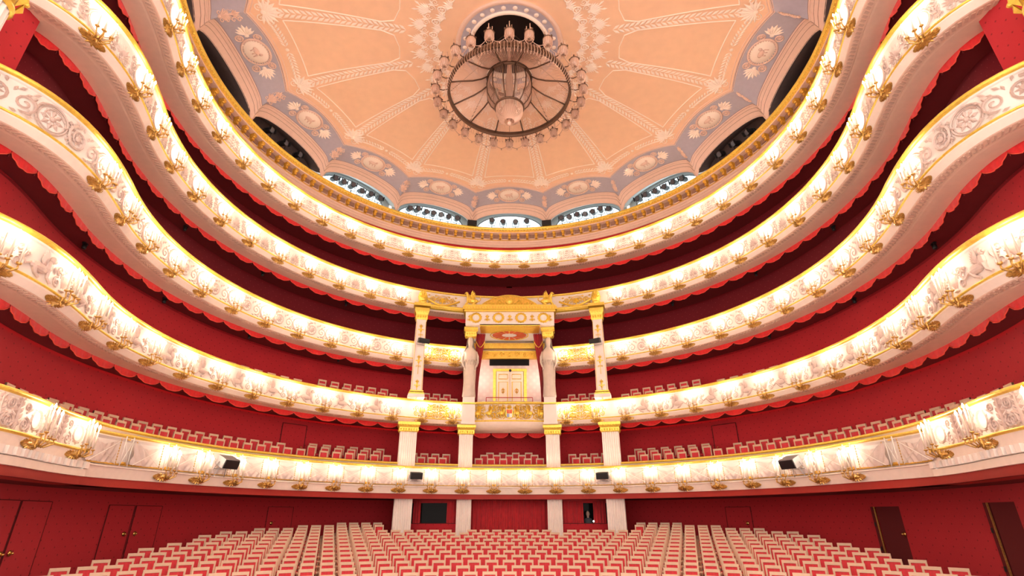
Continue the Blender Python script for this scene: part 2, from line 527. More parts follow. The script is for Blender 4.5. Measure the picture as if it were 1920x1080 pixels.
def relief_rosette():
    mb = relief_ring(.34, False)
    for i in range(8): a = 2 * PI * i / 8; mb.leaf(.05 * math.cos(a), .05 * math.sin(a), a, .20, .10, .045)
    mb.ell((0, -.02, 0), (.06, .05, .06), 8, 5); mb.spiral(0, 0, .27, .4, 1.2, 1, .018)
    return mb
def relief_sprig():
    mb = MB(); mb.tube([(0, -.01, -.28), (.03, -.01, -.1), (-.03, -.01, .1), (0, -.01, .28)], .012, 4)
    for i in range(5):
        for sg in (-1, 1): mb.leaf(0, -.24 + .11 * i, PI / 2 - sg * .8, .13, .055)
    mb.spiral(-.08, .2, .07, -PI / 2, 1.2, -1, .014, nt=3); mb.spiral(.08, -.2, .07, PI / 2, 1.2, 1, .014, nt=3)
    return mb
def relief_fan():
    mb = MB(); mb.fan(0, -.16, .40, PI / 2, 2.7, 9, .045)
    for sg in (-1, 1):
        mb.spiral(sg * .13, -.22, .10, 0 if sg < 0 else PI, 1.4, sg, .02); mb.spiral(sg * .38, .0, .14, -PI / 2, 1.5, sg, .02)
        mb.leaf(sg * .33, .16, PI / 2 - sg * .6, .16, .07); mb.leaf(sg * .30, -.18, -sg * .4 + (0 if sg > 0 else PI), .2, .07)
    return mb
def relief_scroll(fl=1):
    mb = MB()
    mb.spiral(-fl * .20, 0, .30, PI / 2, 2.0, fl, .034, n=26); mb.ell((-fl * .20, -.01, 0), (.075, .05, .075), 8, 5)
    for i in range(8):
        a = 2 * PI * i / 8; mb.leaf(-fl * .20 + .05 * math.cos(a), .05 * math.sin(a), a, .12, .055)
    mb.spiral(fl * .30, -.03, .22, -PI / 2, 1.6, fl, .028, n=18)
    for i in range(5):
        a = .5 + i * .62; mb.leaf(-fl * .20 + fl * .30 * math.cos(a), .29 * math.sin(a), (a if fl > 0 else PI - a) + .8 * fl, .15, .07)
    for i in range(4):
        mb.leaf(fl * (.12 + .12 * i), .22 - .10 * (i % 2), PI / 2 - fl * .9, .17, .07); mb.leaf(fl * (.1 + .13 * i), -.26 + .04 * (i % 2), -.2 if fl > 0 else PI + .2, .15, .06)
    return mb
def relief_beast(fl=1):
    """winged lion couched, facing fl"""
    mb = MB()
    mb.ell((-fl * .05, -.02, -.08), (.26, .06, .11), 10, 6); mb.ell((fl * .17, -.025, .02), (.11, .06, .15), 8, 5)
    mb.ell((fl * .22, -.03, .20), (.075, .06, .085), 8, 5); mb.ell((fl * .29, -.035, .185), (.045, .04, .035), 6, 4)
    mb.tube([(fl * .2, -.03, -.05), (fl * .22, -.03, -.2), (fl * .34, -.03, -.29)], [.05, .035, .03], 5)
    mb.tube([(-fl * .2, -.03, -.1), (-fl * .12, -.03, -.22), (fl * .0, -.03, -.29)], [.06, .04, .03], 5)
    for i in range(7):
        mb.leaf(fl * .10, .0, PI / 2 + fl * (.15 + .17 * i), .40 - .03 * i, .075, .04, -.04)
    tail = [(-fl * .28, -.015, -.06), (-fl * .42, -.015, -.15), (-fl * .52, -.015, -.05), (-fl * .46, -.015, .08), (-fl * .38, -.015, .03)]
    mb.tube(tail, [.03, .028, .025, .022, .02], 5); mb.fan(-fl * .40, .05, .12, PI / 2, 2.2, 5)
    return mb
def relief_urn():
    mb = MB()
    mb.lathe([(.05, -.28), (.10, -.26), (.04, -.2), (.12, -.08), (.16, .04), (.12, .1), (.14, .13)], 10, Matrix.Diagonal((1, .5, 1, 1)))
    mb.fan(0, .14, .2, PI / 2, 2.2, 7)
    for sg in (-1, 1):
        mb.spiral(sg * .28, -.16, .13, PI / 2, 1.6, -sg, .022); mb.spiral(sg * .26, .12, .11, -PI / 2, 1.5, sg, .02)
        mb.tube([(sg * .13, -.01, .05), (sg * .2, -.01, .12), (sg * .17, -.01, -.02)], .014, 4)
        mb.leaf(sg * .4, -.05, PI / 2 - sg * .3, .2, .08)
    return mb
def relief_tree():
    mb = MB()
    mb.tube([(0, -.01, -.33), (.02, -.02, -.1), (-.02, -.02, .1), (0, -.01, .3)], [.05, .035, .03, .02], 5)
    for i in range(5):
        for sg in (-1, 1):
            zz = -.26 + .12 * i; mb.leaf(0, zz, PI / 2 - sg * (.9 - .08 * i), .30 - .02 * i, .11, .05)
    for sg in (-1, 1):
        mb.spiral(sg * .34, -.16, .15, PI / 2, 1.7, -sg, .026); mb.spiral(sg * .30, .18, .11, -PI / 2, 1.5, sg, .022)
        mb.fan(sg * .52, -.26, .2, PI / 2, 1.9, 5)
    mb.fan(0, .2, .17, PI / 2, 2.6, 7)
    return mb
def relief_wave():
    mb = MB()
    for sg in (-1, 1):
        mb.spiral(sg * .26, 0, .24, PI / 2, 1.8, -sg, .03, n=22); mb.ell((sg * .26, -.01, 0), (.06, .04, .06), 7, 5)
        for i in range(5): mb.leaf(sg * (.1 + .1 * i), -.30, PI / 2 - sg * .5, .16, .07)
        mb.leaf(sg * .52, .0, PI / 2, .26, .10); mb.leaf(sg * .52, 0, -PI / 2, .26, .10)
    mb.fan(0, -.1, .34, PI / 2, 1.5, 7, .045); mb.leaf(0, -.12, -PI / 2, .2, .1)
    return mb
def relief_field(nx=4, dx=.34):
    mb = MB()
    for i in range(nx):
        x = (i - (nx - 1) / 2) * dx; f = 1 if i % 2 else -1
        for q in (-1, 1):
            mb.spiral(x, q * .18, .15, PI / 2 * q, 1.7, f * q, .026, n=16); mb.ell((x, -.01, q * .18), (.045, .04, .045), 6, 4)
            for k_ in range(5): a = k_ * 1.26 + i; mb.leaf(x + .1 * math.cos(a), q * .18 + .1 * math.sin(a), a + .7 * f, .11, .055)
            mb.fan(x + dx / 2, q * .30, .13, -q * PI / 2, 2.2, 5); mb.leaf(x + dx / 2, 0, q * PI / 2, .17, .08)
        mb.tube([(x - dx / 2, -.012, .04 * f), (x, -.02, -.04 * f), (x + dx / 2, -.012, -.04 * f)], .022, 4)
    return mb
def relief_dense(w=1.2, h=.36, seed=3):
    mb = MB(); rnd = random.Random(seed)
    for sg in (-1, 1):
        n = int(w / .42)
        for i in range(n):
            x = sg * (.2 + i * .40); dr = 1 if i % 2 else -1
            mb.spiral(x, -.02 * dr, .21, PI / 2 * dr, 1.9, dr * sg, .030, n=20); mb.ell((x, -.01, 0), (.05, .04, .05), 7, 4)
            for q in range(6): a = q * 1.05; mb.leaf(x + .12 * math.cos(a), .12 * math.sin(a), a + .6 * sg, .13, .06)
            for q in (-1, 1): mb.fan(x + sg * .19, q * .22, .15, q * PI / 2, 2.0, 5)
            mb.leaf(x + sg * .18, 0, PI / 2 + sg * .9, .18, .07); mb.leaf(x + sg * .18, 0, -PI / 2 + sg * .9, .18, .07)
            mb.tube([(x - .2, -.01, -.3 * dr), (x, -.015, -.25 * dr), (x + .2, -.01, -.3 * dr)], .02, 4)
    mb.fan(0, -.22, .45, PI / 2, 1.3, 7, .05)
    return mb
RM = {}
def rmesh(key, fn, m):
    if (key, m.name) not in RM: RM[(key, m.name)] = fn().mesh('relief_' + key, m, False)
    return RM[(key, m.name)]
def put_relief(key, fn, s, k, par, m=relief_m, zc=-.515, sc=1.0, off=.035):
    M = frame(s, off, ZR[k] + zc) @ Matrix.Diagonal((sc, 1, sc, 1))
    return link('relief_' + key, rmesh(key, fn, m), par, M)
SC = {4: [.85 + 1.667 * i for i in range(15)], 3: [6.0 + 1.70 * i for i in range(12)],
      2: [2.91, 4.46] + [6.0 + 1.71 * i for i in range(12)], 1: [2.91, 4.46] + [5.95 + 1.70 * i for i in range(12)],
      0: [.78 + 1.572 * i for i in range(11)] + [19.95, 22.1, 24.2]}
panels = {o.parent: o for o in COL.objects if o.name.startswith('parapet_panel')}
for k in (1, 2, 3, 4):
    par = panels[tiers[k]]; L = SC[k]
    for sg in (-1, 1):
        for i, s in enumerate(L):
            goldbay = k in (1, 2) and i < 2
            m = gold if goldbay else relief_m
            nxt = L[i + 1] if i + 1 < len(L) else s + 1.68
            mid = (s + nxt) / 2
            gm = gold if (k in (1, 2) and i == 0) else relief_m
            if k in (3, 4) or (k == 2 and not goldbay):
                for dd in ((-.44, .44) if k > 2 else (-.46,)): put_relief('sprig', relief_sprig, sg * (s + dd), k, par, m)
            if k == 4:
                put_relief('ring', relief_ring, sg * s, k, par, m); put_relief('candelabrum', relief_top, sg * mid, k, par, gm)
            elif k == 3:
                put_relief('ring', relief_ring, sg * s, k, par, m); put_relief('palmette', relief_fan, sg * mid, k, par, gm)
            elif k == 2:
                put_relief('rosette', relief_rosette, sg * s, k, par, m)
                if goldbay and i == 1: continue
                if gm is gold: put_relief('acanthus_field', relief_field, sg * mid, k, par, gold); continue
                if sg * s < 0: put_relief('scroll', lambda: relief_scroll(1), sg * mid, k, par, gm)
                else: put_relief('scroll_turned', lambda: relief_scroll(-1), sg * mid, k, par, gm)
            else:
                put_relief('urn', relief_urn, sg * s, k, par, m)
                if goldbay and i == 1: continue
                if gm is gold: put_relief('acanthus_field', relief_field, sg * mid, k, par, gold); continue
                if (i % 2) == 0: put_relief('beast', lambda: relief_beast(1), sg * mid, k, par, gm)
                else: put_relief('beast_turned', lambda: relief_beast(-1), sg * mid, k, par, gm)
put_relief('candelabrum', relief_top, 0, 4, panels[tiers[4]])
for sg in (-1, 1):
    for i, s in enumerate(SC[0][11:]):
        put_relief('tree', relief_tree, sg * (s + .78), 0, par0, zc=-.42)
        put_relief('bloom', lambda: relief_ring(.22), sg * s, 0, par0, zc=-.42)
        if i: put_relief('tree', relief_tree, sg * (s - .75), 0, par0, zc=-.42)

# ------------------------------------------------------------------ lattice front: rods and swagged cloth
def drape_mesh():
    mb = MB(); nx, nz = 24, 9; W = 1.572 - .36
    for i in range(nx + 1):
        q = i / nx * 2 - 1
        for j in range(nz + 1):
            f = j / nz
            sag = (1 - abs(q)) * .16
            y = -.045 - .04 * math.sin(abs(q) * 15 + f * 10) * (.5 + .5 * f)
            zz = 1.94 - f * (.60) - sag * (1 - f) * .9
            mb.v.append((q * W / 2, y, zz))
    for i in range(nx):
        for j in range(nz):
            a = i * (nz + 1) + j; mb.f.append((a, a + nz + 1, a + nz + 2, a + 1))
    return mb.mesh('drapery', drape_m, True)
dr_me = drape_mesh()
def rods_mesh():
    mb = MB()
    for x in (-.17, .17):
        mb.tube([(x, -.10, 1.28), (x, -.10, 2.06)], .014, 5)
        mb.ell((x, -.10, 2.06), (.022, .022, .022), 6, 4)
    for sg in (-1, 1):
        mb.tube([(sg * .17, -.10, 1.30), (-sg * .17, -.10, 1.98)], .010, 4)
    return mb.mesh('lattice_post', white_rod, True)
rod_me = rods_mesh()
xrod_me = MB().tube([(-.6, -.115, 1.33), (.6, -.115, 1.94)], .010, 4).mesh('lattice_rod', white_rod)
xrod2_me = MB().tube([(-.6, -.12, 1.94), (.6, -.12, 1.33)], .010, 4).mesh('lattice_rod', white_rod)
ch_me = MB()
for sg in (-1, 1):
    for i in range(9): ch_me.ell((sg * .36, -.10, 1.36 + .075 * i), (.016, .016, .036), 5, 4)
ch_me = ch_me.mesh('gilt_chain', bronze, True)
orn_me = MB().box((0, -.07, 2.0), (.12, .03, .04)).box((0, -.07, 1.37), (.22, .03, .05)).mesh('gilt_clip', gold_d)
def latM(s): return frame(s, lat_off(s), 0)
LP = [i * .786 for i in range(-22, 23)]
for i in range(-12, 13):
    s = i * 1.572
    link('drapery', dr_me, lat, latM(s)); link('lattice_rod', xrod_me, lat, latM(s)); link('lattice_rod', xrod2_me, lat, latM(s))
for sg in (-1, 1):
    for i in range(12):
        s = sg * (.78 + 1.572 * i)
        if abs(s) > 19.0: continue
        link('lattice_post', rod_me, lat, latM(s)); link('gilt_clip', orn_me, lat, latM(s)); link('gilt_chain', ch_me, lat, latM(s))
# ------------------------------------------------------------------ candle sconces
ARMS = [(0, -.24, .26), (-.19, -.25, .20), (.19, -.25, .20), (-.11, -.37, .13), (.11, -.37, .13)]
def make_sconce(name, ch, tilt):
    root = empty(name)
    mb = MB(); T = Matrix.Rotation(tilt, 4, 'X')
    mb.lathe([(.0, -.012), (.30, -.012), (.33, 0), (.30, .015), (.12, .03), (.0, .04)], 20, T @ Matrix.Rotation(PI / 2, 4, 'X') @ Matrix.Diagonal((1.1, .29, 1, 1)), False)
    for i in range(18):
        a = 2 * PI * i / 18; mb.leaf(.10 * math.cos(a), .03 * math.sin(a), math.atan2(.08 * math.sin(a), .30 * math.cos(a)), .11 + .15 * abs(math.cos(a)), .06, .03, -.02, T)
    mb.build('backplate', bronze, root)
    MB().lathe([(.0, -.10), (.025, -.08), (.05, -.02), (.03, .04), (.04, .09), (.0, .12)], 8, Matrix.Translation((0, -.13, 0))).tube([(0, .0, 0), (0, -.13, 0)], .03, 6).build('hub', bronze, root, True)
    cup_p = [(.0, -.03), (.03, -.02), (.05, .0), (.045, .012), (.0, .012)]
    cup = MB().lathe(cup_p, 8).mesh('drip_cup', bronze, True)
    can = MB().lathe([(.019, 0), (.017, ch)], 7).mesh('candle', candle_m, True)
    fla = MB().lathe([(.0, -.01), (.022, .015), (.026, .045), (.014, .085), (.0, .115)], 7).mesh('bulb', flame_m, True)
    for (x, y, zz) in ARMS:
        pth = [(0, -.13, .0), (x * .45, -.13 + (y + .13) * .5, -.05), (x * .95, y - .02, zz * .25), (x, y, zz - .02)]
        a = MB().tube([(0, -.13, .02)] + pth[1:], [.02, .018, .016, .014], 5).build('arm', bronze, root, True)
        link('drip_cup', cup, a, Matrix.Translation((x, y, zz)))
        c = link('candle', can, root, Matrix.Translation((x, y, zz + .012)))
        link('bulb', fla, c, Matrix.Translation((0, 0, ch)))
    return root
sc_small = make_sconce('candle_sconce', .34, .72)
sc_tall = make_sconce('candle_sconce', .46, .72)
sc_low = make_sconce('candle_sconce', .50, -.12)
lamp_d = bpy.data.lights.new('candle_light', 'POINT')
lamp_d.energy = LAMP_W; lamp_d.color = LAMP_COL; lamp_d.shadow_soft_size = .13
first = {}
def place_sconce(proto, M, label, group):
    if proto.name not in first:
        first[proto.name] = 1; o = proto; o.matrix_basis = M
    else: o = dup(proto, M)
    tag(o, label, 'sconce', group)
    h = .72 if proto is sc_small else .84
    l = bpy.data.objects.new('candle_light', lamp_d); COL.objects.link(l)
    l.parent = o; l.matrix_basis = Matrix.Translation((0, -.40, h - .10))
    return o
def side(s): return 'left' if s < 0 else 'right'
for k in range(5):
    for sg in (-1, 1):
        for i, s in enumerate(SC[k]):
            if s > 24.75: continue
            S_ = sg * s
            if k == 0:
                if i < 11:
                    M = frame(S_, lat_off(S_) + .01, 1.09); lab = 'five-candle sconce on the lattice-fronted lowest balcony, %s %s of centre' % (ORD[i + 1], side(S_))
                else:
                    M = frame(S_, .01, ZR[0] - .92); lab = 'five-candle sconce on the carved %s end of the lowest balcony, %s past the lattice' % (side(S_), ORD[i - 10])
                proto = sc_low
            else:
                proto = sc_tall if k == 1 else sc_small
                M = frame(S_, .075, ZR[k] - 1.01)
                nm = {1: 'second tier', 2: 'third tier', 3: 'fourth tier', 4: 'top gallery'}[k]
                if k in (1, 2) and i < 2: lab = 'five-candle sconce on the gilded %s front, %s %s of the royal box' % (nm, ORD[i + 1], side(S_))
                elif k in (1, 2, 3): lab = 'five-candle sconce on the %s front, %s %s of the slender column' % (nm, ORD[(i + 1) if k == 3 else i - 1], side(S_))
                else: lab = 'five-candle sconce on the top gallery front, %s %s of centre' % (ORD[i + 1], side(S_))
            place_sconce(proto, M, lab, 'candle sconces along the ' + TN_[k])

# ------------------------------------------------------------------ seats
def make_seat(name, full=True):
    mb = MB()
    for x in (-.178, .178): mb.box((x, .20, .66), (.046, .04, .60))
    mb.box((0, .197, .922), (.402, .046, .076)); mb.box((0, .20, .40), (.40, .04, .07))
    if full:
        for x in (-.238, .238): mb.box((x, .05, .20), (.035, .30, .40)); mb.box((x, .05, .47), (.03, .05, .16))
    else:
        for x in (-.178, .178): mb.box((x, .20, .18), (.04, .04, .36)); mb.box((x, -.18, .2), (.04, .04, .4)); mb.box((x, .01, .385), (.036, .42, .04))
    root = mb.build(name, wood)
    mb = MB()
    nx, nz = 4, 4
    for i in range(nx + 1):
        for j in range(nz + 1):
            a, b = i / nx * 2 - 1, j / nz * 2 - 1
            mb.v.append((a * .157, .195 - .035 * (1 - a * a) * (1 - b * b) ** .5, .66 + b * .226))
    for i in range(nx):
        for j in range(nz):
            q = i * (nz + 1) + j; mb.f.append((q, q + nz + 1, q + nz + 2, q + 1))
    mb.build('back_cushion', seat_red, root, True)
    MB().box((0, -.03, .43), (.42, .42, .07)).box((0, -.03, .47), (.38, .38, .03)).build('seat_cushion', seat_red, root)
    if full:
        for x in (-.238, .238): MB().box((x, .03, .565), (.042, .32, .035)).build('armrest', wood, root)
    return root
seat = make_seat('theatre_chair')
spots = []
PITCH_R, SP = .836, .53
for r in range(-4, 12):
    rho = 20.46 - PITCH_R * r
    nmax = int(rho * 1.2 / SP)
    for q in range(-nmax, nmax + 1):
        arc = (q + (.5 if r % 2 else 0.0)) * SP
        a = arc / rho
        x, y = rho * math.sin(a), 4 + rho * math.cos(a)
        if y < 13: continue
        d = math.hypot(x - BC[0], y - BC[1])
        if d > 11.6: continue
        if y > 24.3 and abs(x) < 5.6 and not (r == 0 and abs(x) < 4.0 and not 2.45 < abs(x) - .55 < 2.0): continue
        if r < 0 and abs(x) < 5.75: continue
        if r == 0 and (1.75 < abs(x) < 2.55): continue
        if r >= 0 and abs(x) > 10.8: continue
        spots.append((rho, r, q, a, x, y))
# seats that fall inside the picture, nearest (largest) first
def inframe(x, y, zz):
    d = y * math.cos(R_(PITCH)) + zz * math.sin(R_(PITCH)); u = -y * math.sin(R_(PITCH)) + zz * math.cos(R_(PITCH))
    px = 955 + F_PX * x / d; py = 540 - F_PX * u / d
    return -15 < px < 1935 and py < 1084
vis = [p for p in spots if inframe(p[4], p[5], cone_floor_z(p[4], p[5]) + .96)]
vis.sort(key=lambda p: math.hypot(p[4], p[5]))
indiv, rest = vis[:300], vis[300:]
rows = {}
for p in indiv: rows.setdefault(p[1], []).append(p)
used = False
rmax = max(rows)
for r in sorted(rows, reverse=True):
    Lr = sorted((p for p in rows[r] if p[4] < 0), key=lambda p: -p[4]); Rr = sorted((p for p in rows[r] if p[4] >= 0), key=lambda p: p[4])
    for nm, LL in (('left', Lr), ('right', Rr)):
        for i, p in enumerate(LL):
            _, _, q, a, x, y = p
            M = Matrix.Translation((x, y, cone_floor_z(x, y) - .004)) @ Matrix.Rotation(-a, 4, 'Z')
            if not used: used = True; o = seat; o.matrix_basis = M
            else: o = dup(seat, M)
            tag(o, 'pale wood stalls seat, red cushion, %s row from the front, %s %s of centre' % (ORD[rmax - r + 1], ORD[min(i + 1, 25)], nm), 'seat', 'stalls seats')
# the farther seats as one mass
mb_w, mb_c = MB(), MB()
fr_me = seat.data; bc_me = [c for c in seat.children if c.name.startswith('back_cushion')][0].data; sc_me = [c for c in seat.children if c.name.startswith('seat_cushion')][0].data
def addmesh(mb, me, M): mb.add([v.co for v in me.vertices], [tuple(p.vertices) for p in me.polygons], M)
for p in rest:
    _, _, q, a, x, y = p
    M = Matrix.Translation((x, y, cone_floor_z(x, y) - .004)) @ Matrix.Rotation(-a, 4, 'Z')
    addmesh(mb_w, fr_me, M); addmesh(mb_c, bc_me, M); addmesh(mb_c, sc_me, M)
o = mb_w.build('theatre_chair_rows', wood); tag(o, 'pale wood seats of the farther stalls rows up to the back wall', 'seats', 'stalls seats', 'stuff')
mb_c.build('cushions', seat_red, o)['kind'] = 'stuff'

bseat = make_seat('balcony_chair', False)
bfirst = [True]
def bal_seat(M, label, group):
    if bfirst[0]: bfirst[0] = False; o = bseat; o.matrix_basis = M
    else: o = dup(bseat, M)
    tag(o, label, 'chair', group); return o
# lowest balcony, two rows on either flank
for sg in (-1, 1):
    for row, (off, zz, s0, s1) in enumerate(((.72, 1.76, 9.6, 21.6), (1.34, 2.0, 9.9, 18.6))):
        L = srange(s0, s1, .575)
        for i, s in enumerate(L):
            s = s + (.27 if row else 0)
            bal_seat(frame(sg * s, off, zz), 'pale chair, %s row, %s %s flank seat of the lowest balcony' %
                     (('front', 'rear')[row], ORD[min(i + 1, 25)], side(sg)), 'chairs on the lowest balcony flanks')
    for row, (off, zz) in enumerate(((.72, 1.76), (1.34, 2.0), (1.92, 2.18))):
        L = [5.75 + .57 * i for i in range(6)]
        for i, s in enumerate(L):
            s = s + (.28 if row % 2 else 0)
            bal_seat(frame(sg * s, off, zz), 'pale chair, lowest balcony box %s of the pillars, %s row, %s from pillar' %
                     (side(sg), ('front', 'middle', 'rear')[row], ORD[i + 1]), 'chairs in the lowest balcony boxes')
    for row, (off, zz, n) in enumerate(((.75, 1.76, 3), (1.37, 2.0, 4))):
        for i in range(n):
            s = 2.85 + .50 * i + (0.05 if row else .3)
            bal_seat(frame(sg * s, off, zz), 'pale chair in the narrow lowest-balcony box %s of the middle, %s row, %s outwards' % (side(sg), ('front', 'rear')[row], ORD[i + 1]), 'chairs in the narrow boxes')
for row, (off, zz, n) in enumerate(((.75, 1.76, 6), (1.37, 2.0, 5), (2.0, 2.18, 4))):
    for i in range(n):
        s = (i - (n - 1) / 2) * .58
        bal_seat(frame(s, off, zz), 'pale chair in the box below the royal box, %s row, %s from the left' % (('front', 'middle', 'rear')[row], ORD[i + 1]), 'chairs in the middle box')
for sg in (-1, 1):
    for row, (off, zz, n) in enumerate(((.72, 4.75, 7), (1.35, 5.09, 6))):
        for i in range(n):
            s = 5.7 + .57 * i + (.28 if row else 0)
            bal_seat(frame(sg * s, off, zz), 'chair on the second tier %s of the slender column, %s row, %s outwards' % (side(sg), ('front', 'rear')[row], ORD[i + 1]), 'chairs on the second tier')
    for row, (off, zz, n) in enumerate(((.72, 4.75, 4), (1.35, 5.09, 3))):
        for i in range(n):
            s = 2.75 + .5 * i + (.25 if row else 0)
            bal_seat(frame(sg * s, off, zz), 'chair on the second tier beside the %s statue, %s row, %s outwards' % (side(sg), ('front', 'rear')[row], ORD[i + 1]), 'chairs beside the statues')
    for i in range(6):
        bal_seat(frame(sg * (10.2 + .6 * i), .8, 4.75), 'chair back above the second tier rail on the %s flank, %s outwards' % (side(sg), ORD[i + 1]), 'chairs on the second tier flanks')
    for i in range(5):
        bal_seat(frame(sg * (6.3 + .62 * i), .9, 7.58), 'chair back above the third tier rail %s of the column, %s outwards' % (side(sg), ORD[i + 1]), 'chairs on the third tier')
# ------------------------------------------------------------------ fluted pillars
def pol(R, a): return (R * math.sin(R_(a)), YC + R * math.cos(R_(a)))
def fluted(mb, w, d, z0, z1, n):
    """square pier whose faces are fluted"""
    pr = []
    def side_(ax, ay, bx, by):
        for i in range(n):
            for q, dep in ((.06, 0), (.2, .018), (.5, .028), (.8, .018), (.94, 0)):
                f = (i + q) / n
                x, y = ax + (bx - ax) * f, ay + (by - ay) * f
                L = math.hypot(bx - ax, by - ay); nx, ny = (by - ay) / L, -(bx - ax) / L
                pr.append((x - nx * dep, y - ny * dep))
    a, b = w / 2, d / 2
    side_(-a, -b, a, -b); side_(a, -b, a, b); pr.append((a, b)); side_(a, b, -a, b); side_(-a, b, -a, -b)
    m = len(pr)
    mb.add([(x, y, zz) for zz in (z0, z1) for x, y in pr], [(i, (i + 1) % m, m + (i + 1) % m, m + i) for i in range(m)])
    mb.add([(-a, -b, z1), (a, -b, z1), (a, b, z1), (-a, b, z1)], [(0, 1, 2, 3)])
def capital(mb, w, d, z0, h, leaves=True):
    pr = [(w / 2, z0), (w / 2 + .02, z0 + h * .1), (w / 2 + .03, z0 + h * .45), (w / 2 + .10, z0 + h * .72), (w / 2 + .10, z0 + h)]
    dd = (d - w) / 2
    vs_ = []
    for r, zz in pr:
        vs_ += [(-r, -r - dd, zz), (r, -r - dd, zz), (r, r + dd, zz), (-r, r + dd, zz)]
    fs_ = [(4 * i + k, 4 * i + (k + 1) % 4, 4 * i + 4 + (k + 1) % 4, 4 * i + 4 + k) for i in range(len(pr) - 1) for k in range(4)]
    fs_ += [(3, 2, 1, 0), tuple(4 * (len(pr) - 1) + k for k in range(4))]
    mb.add(vs_, fs_)
    n = max(4, int(w / .11))
    for i in range(n):
        x = -w / 2 + w * (i + .5) / n
        mb.leaf(x, z0 + h * .04, PI / 2, h * .42, w / n * .95, .05, -d / 2 - .015)
        mb.ell((x, -d / 2 - .075, z0 + h * .66), (w / n * .42, .035, h * .07), 6, 4)
        for sg in (-1, 1):
            mb.leaf(0, 0, PI / 2, h * .42, w / n, .05, 0, Matrix.Translation((sg * (w / 2 + .015), -d / 2 + d * (i + .5) / n, z0 + h * .04)) @ Matrix.Rotation(sg * PI / 2, 4, 'Z'))
PN = {-26: 'left outer', -11.2: 'left inner', 11.2: 'right inner', 26: 'right outer'}
for a, nm in PN.items():
    x, y = pol(11.25, a)
    wd = .80 if abs(a) > 20 else .68
    rot = Matrix.Translation((x, y, 0)) @ Matrix.Rotation(R_(-a * .55), 4, 'Z')
    r = empty('fluted_pillar', rot)
    mb = MB(); fluted(mb, wd + .02, .62, -1.9, .95, 8); mb.build('shaft', plaster, r)
    tag(r, 'cream fluted pillar on the stalls floor, %s of four' % nm, 'pillar', 'stalls pillars')
    r = empty('fluted_pillar', rot)
    mb = MB(); fluted(mb, wd, .62, 1.75, 3.75, 8); mb.build('shaft', plaster, r)
    mb = MB(); capital(mb, wd + .06, .66, 3.74, .46); mb.build('gilt_capital', gold, r)
    tag(r, 'cream fluted pillar with gold capital on the lowest balcony, %s of four' % nm, 'pillar', 'balcony pillars')

# slender gilded columns through the second and third tiers
for sg in (-1, 1):
    x, y = pol(10.78, sg * 25.4)
    r = empty('slender_column', Matrix.Translation((x, y, 0)) @ Matrix.Rotation(R_(-sg * 14), 4, 'Z'))
    tag(r, 'slender cream column with gold ornament %s of the royal box' % side(sg), 'column', 'slender columns')
    mb = MB(); mb.box((0, 0, 5.42), (.80, .62, .16)); mb.build('plinth', plaster, r)
    MB().box((0, 0, 5.54), (.74, .58, .08)).box((0, 0, 5.66), (.66, .52, .06)).build('base_moulding', gold, r)
    mb = MB()
    mb.add([(i * w_ / 2, j * d_ / 2, zz) for zz, w_, d_ in ((5.66, .56, .44), (9.42, .50, .40)) for i, j in ((-1, -1), (1, -1), (1, 1), (-1, 1))],
           [(0, 1, 5, 4), (1, 2, 6, 5), (2, 3, 7, 6), (3, 0, 4, 7)])
    mb.build('shaft', plaster, r)
    for zz in (6.0, 7.25, 8.9):
        mb = MB()
        M = Matrix.Translation((0, -.225, zz))
        mb.fan(0, .06, .2, PI / 2, 1.8, 5, .03, 0, M); mb.leaf(0, .0, -PI / 2, .24, .12, .03, 0, M); mb.box((0, 0, -.06), (.3, .03, .05), M); mb.ell((0, -.01, .02), (.05, .03, .06), 7, 5, M)
        mb.tube([(0, -.01, -.2), (0, -.01, -.75)], .014, 4, False, M); mb.spiral(-.08, -.36, .06, 0, 1.2, 1, .012, M=M); mb.spiral(.08, -.36, .06, PI, 1.2, -1, .012, M=M)
        mb.build('gilt_ornament', gold, r)
    mb = MB()
    for x_ in (-.24, .24): mb.box((x_, -.225, 7.5), (.02, .02, 3.6))
    mb.build('gold_edge', gold_d, r)
    mb = MB(); capital(mb, .54, .46, 9.40, .62); mb.spiral(-.28, 9.86, .10, 0, 1.4, 1, .03, -.30); mb.spiral(.28, 9.86, .10, PI, 1.4, -1, .03, -.30)
    mb.build('gilt_capital', gold, r)
    # box above with gold helmet trophy on the fourth tier front
    mb = MB(); mb.box((0, .0, 10.24), (.86, .60, .16)); mb.lathe([(.24, 10.32), (.26, 10.4), (.2, 10.5), (.26, 10.75), (.2, 11.0), (.1, 11.12)], 10); mb.fan(0, 10.6, .4, PI / 2, 2.0, 7, .05, -.24)
    mb.build('gilt_trophy', gold, r)

# ------------------------------------------------------------------ royal box
rb = empty('royal_box'); struct(rb, 'gilded royal box at the centre with draped crimson curtains and silk wall', 'royal box')
def bulge(s): return -.30 * max(0, 1 - (s / 1.8) ** 2) - .06
CS = [(-1.78, 1.78)]
z = ZR[1]
sweep('gold_rail', gold, [(.3, .0), (.0, .04), (-.06, .01), (-.08, -.04), (-.04, -.09), (.02, -.10)], CS, rb, z, True, .15, bulge)
par_r = sweep('parapet_panel', plaster, [(.02, -.10), (.03, -.12), (.02, -.5), (.03, -.90)], CS, rb, z, True, .15, bulge)
sweep('gold_bead', gold, [(.03, -.88), (-.03, -.90), (-.04, -.94), (.0, -.97)], CS, rb, z, True, .15, bulge)
sweep('fascia', fascia_m, [(.0, -.97), (.04, -1.06), (.18, -1.22), (.5, -1.33), (1.0, -1.36), (1.3, -1.36)], CS, rb, z, True, .15, bulge)
sweep('inner_ceiling', red_ceil, [(1.1, -1.15), (100.02, -1.15)], [(-2.45, 2.45)], rb, z)
sweep('box_floor', red_dark, [(.2, -.60), (100.02, -.60)], [(-2.45, 2.45)], rb, z)
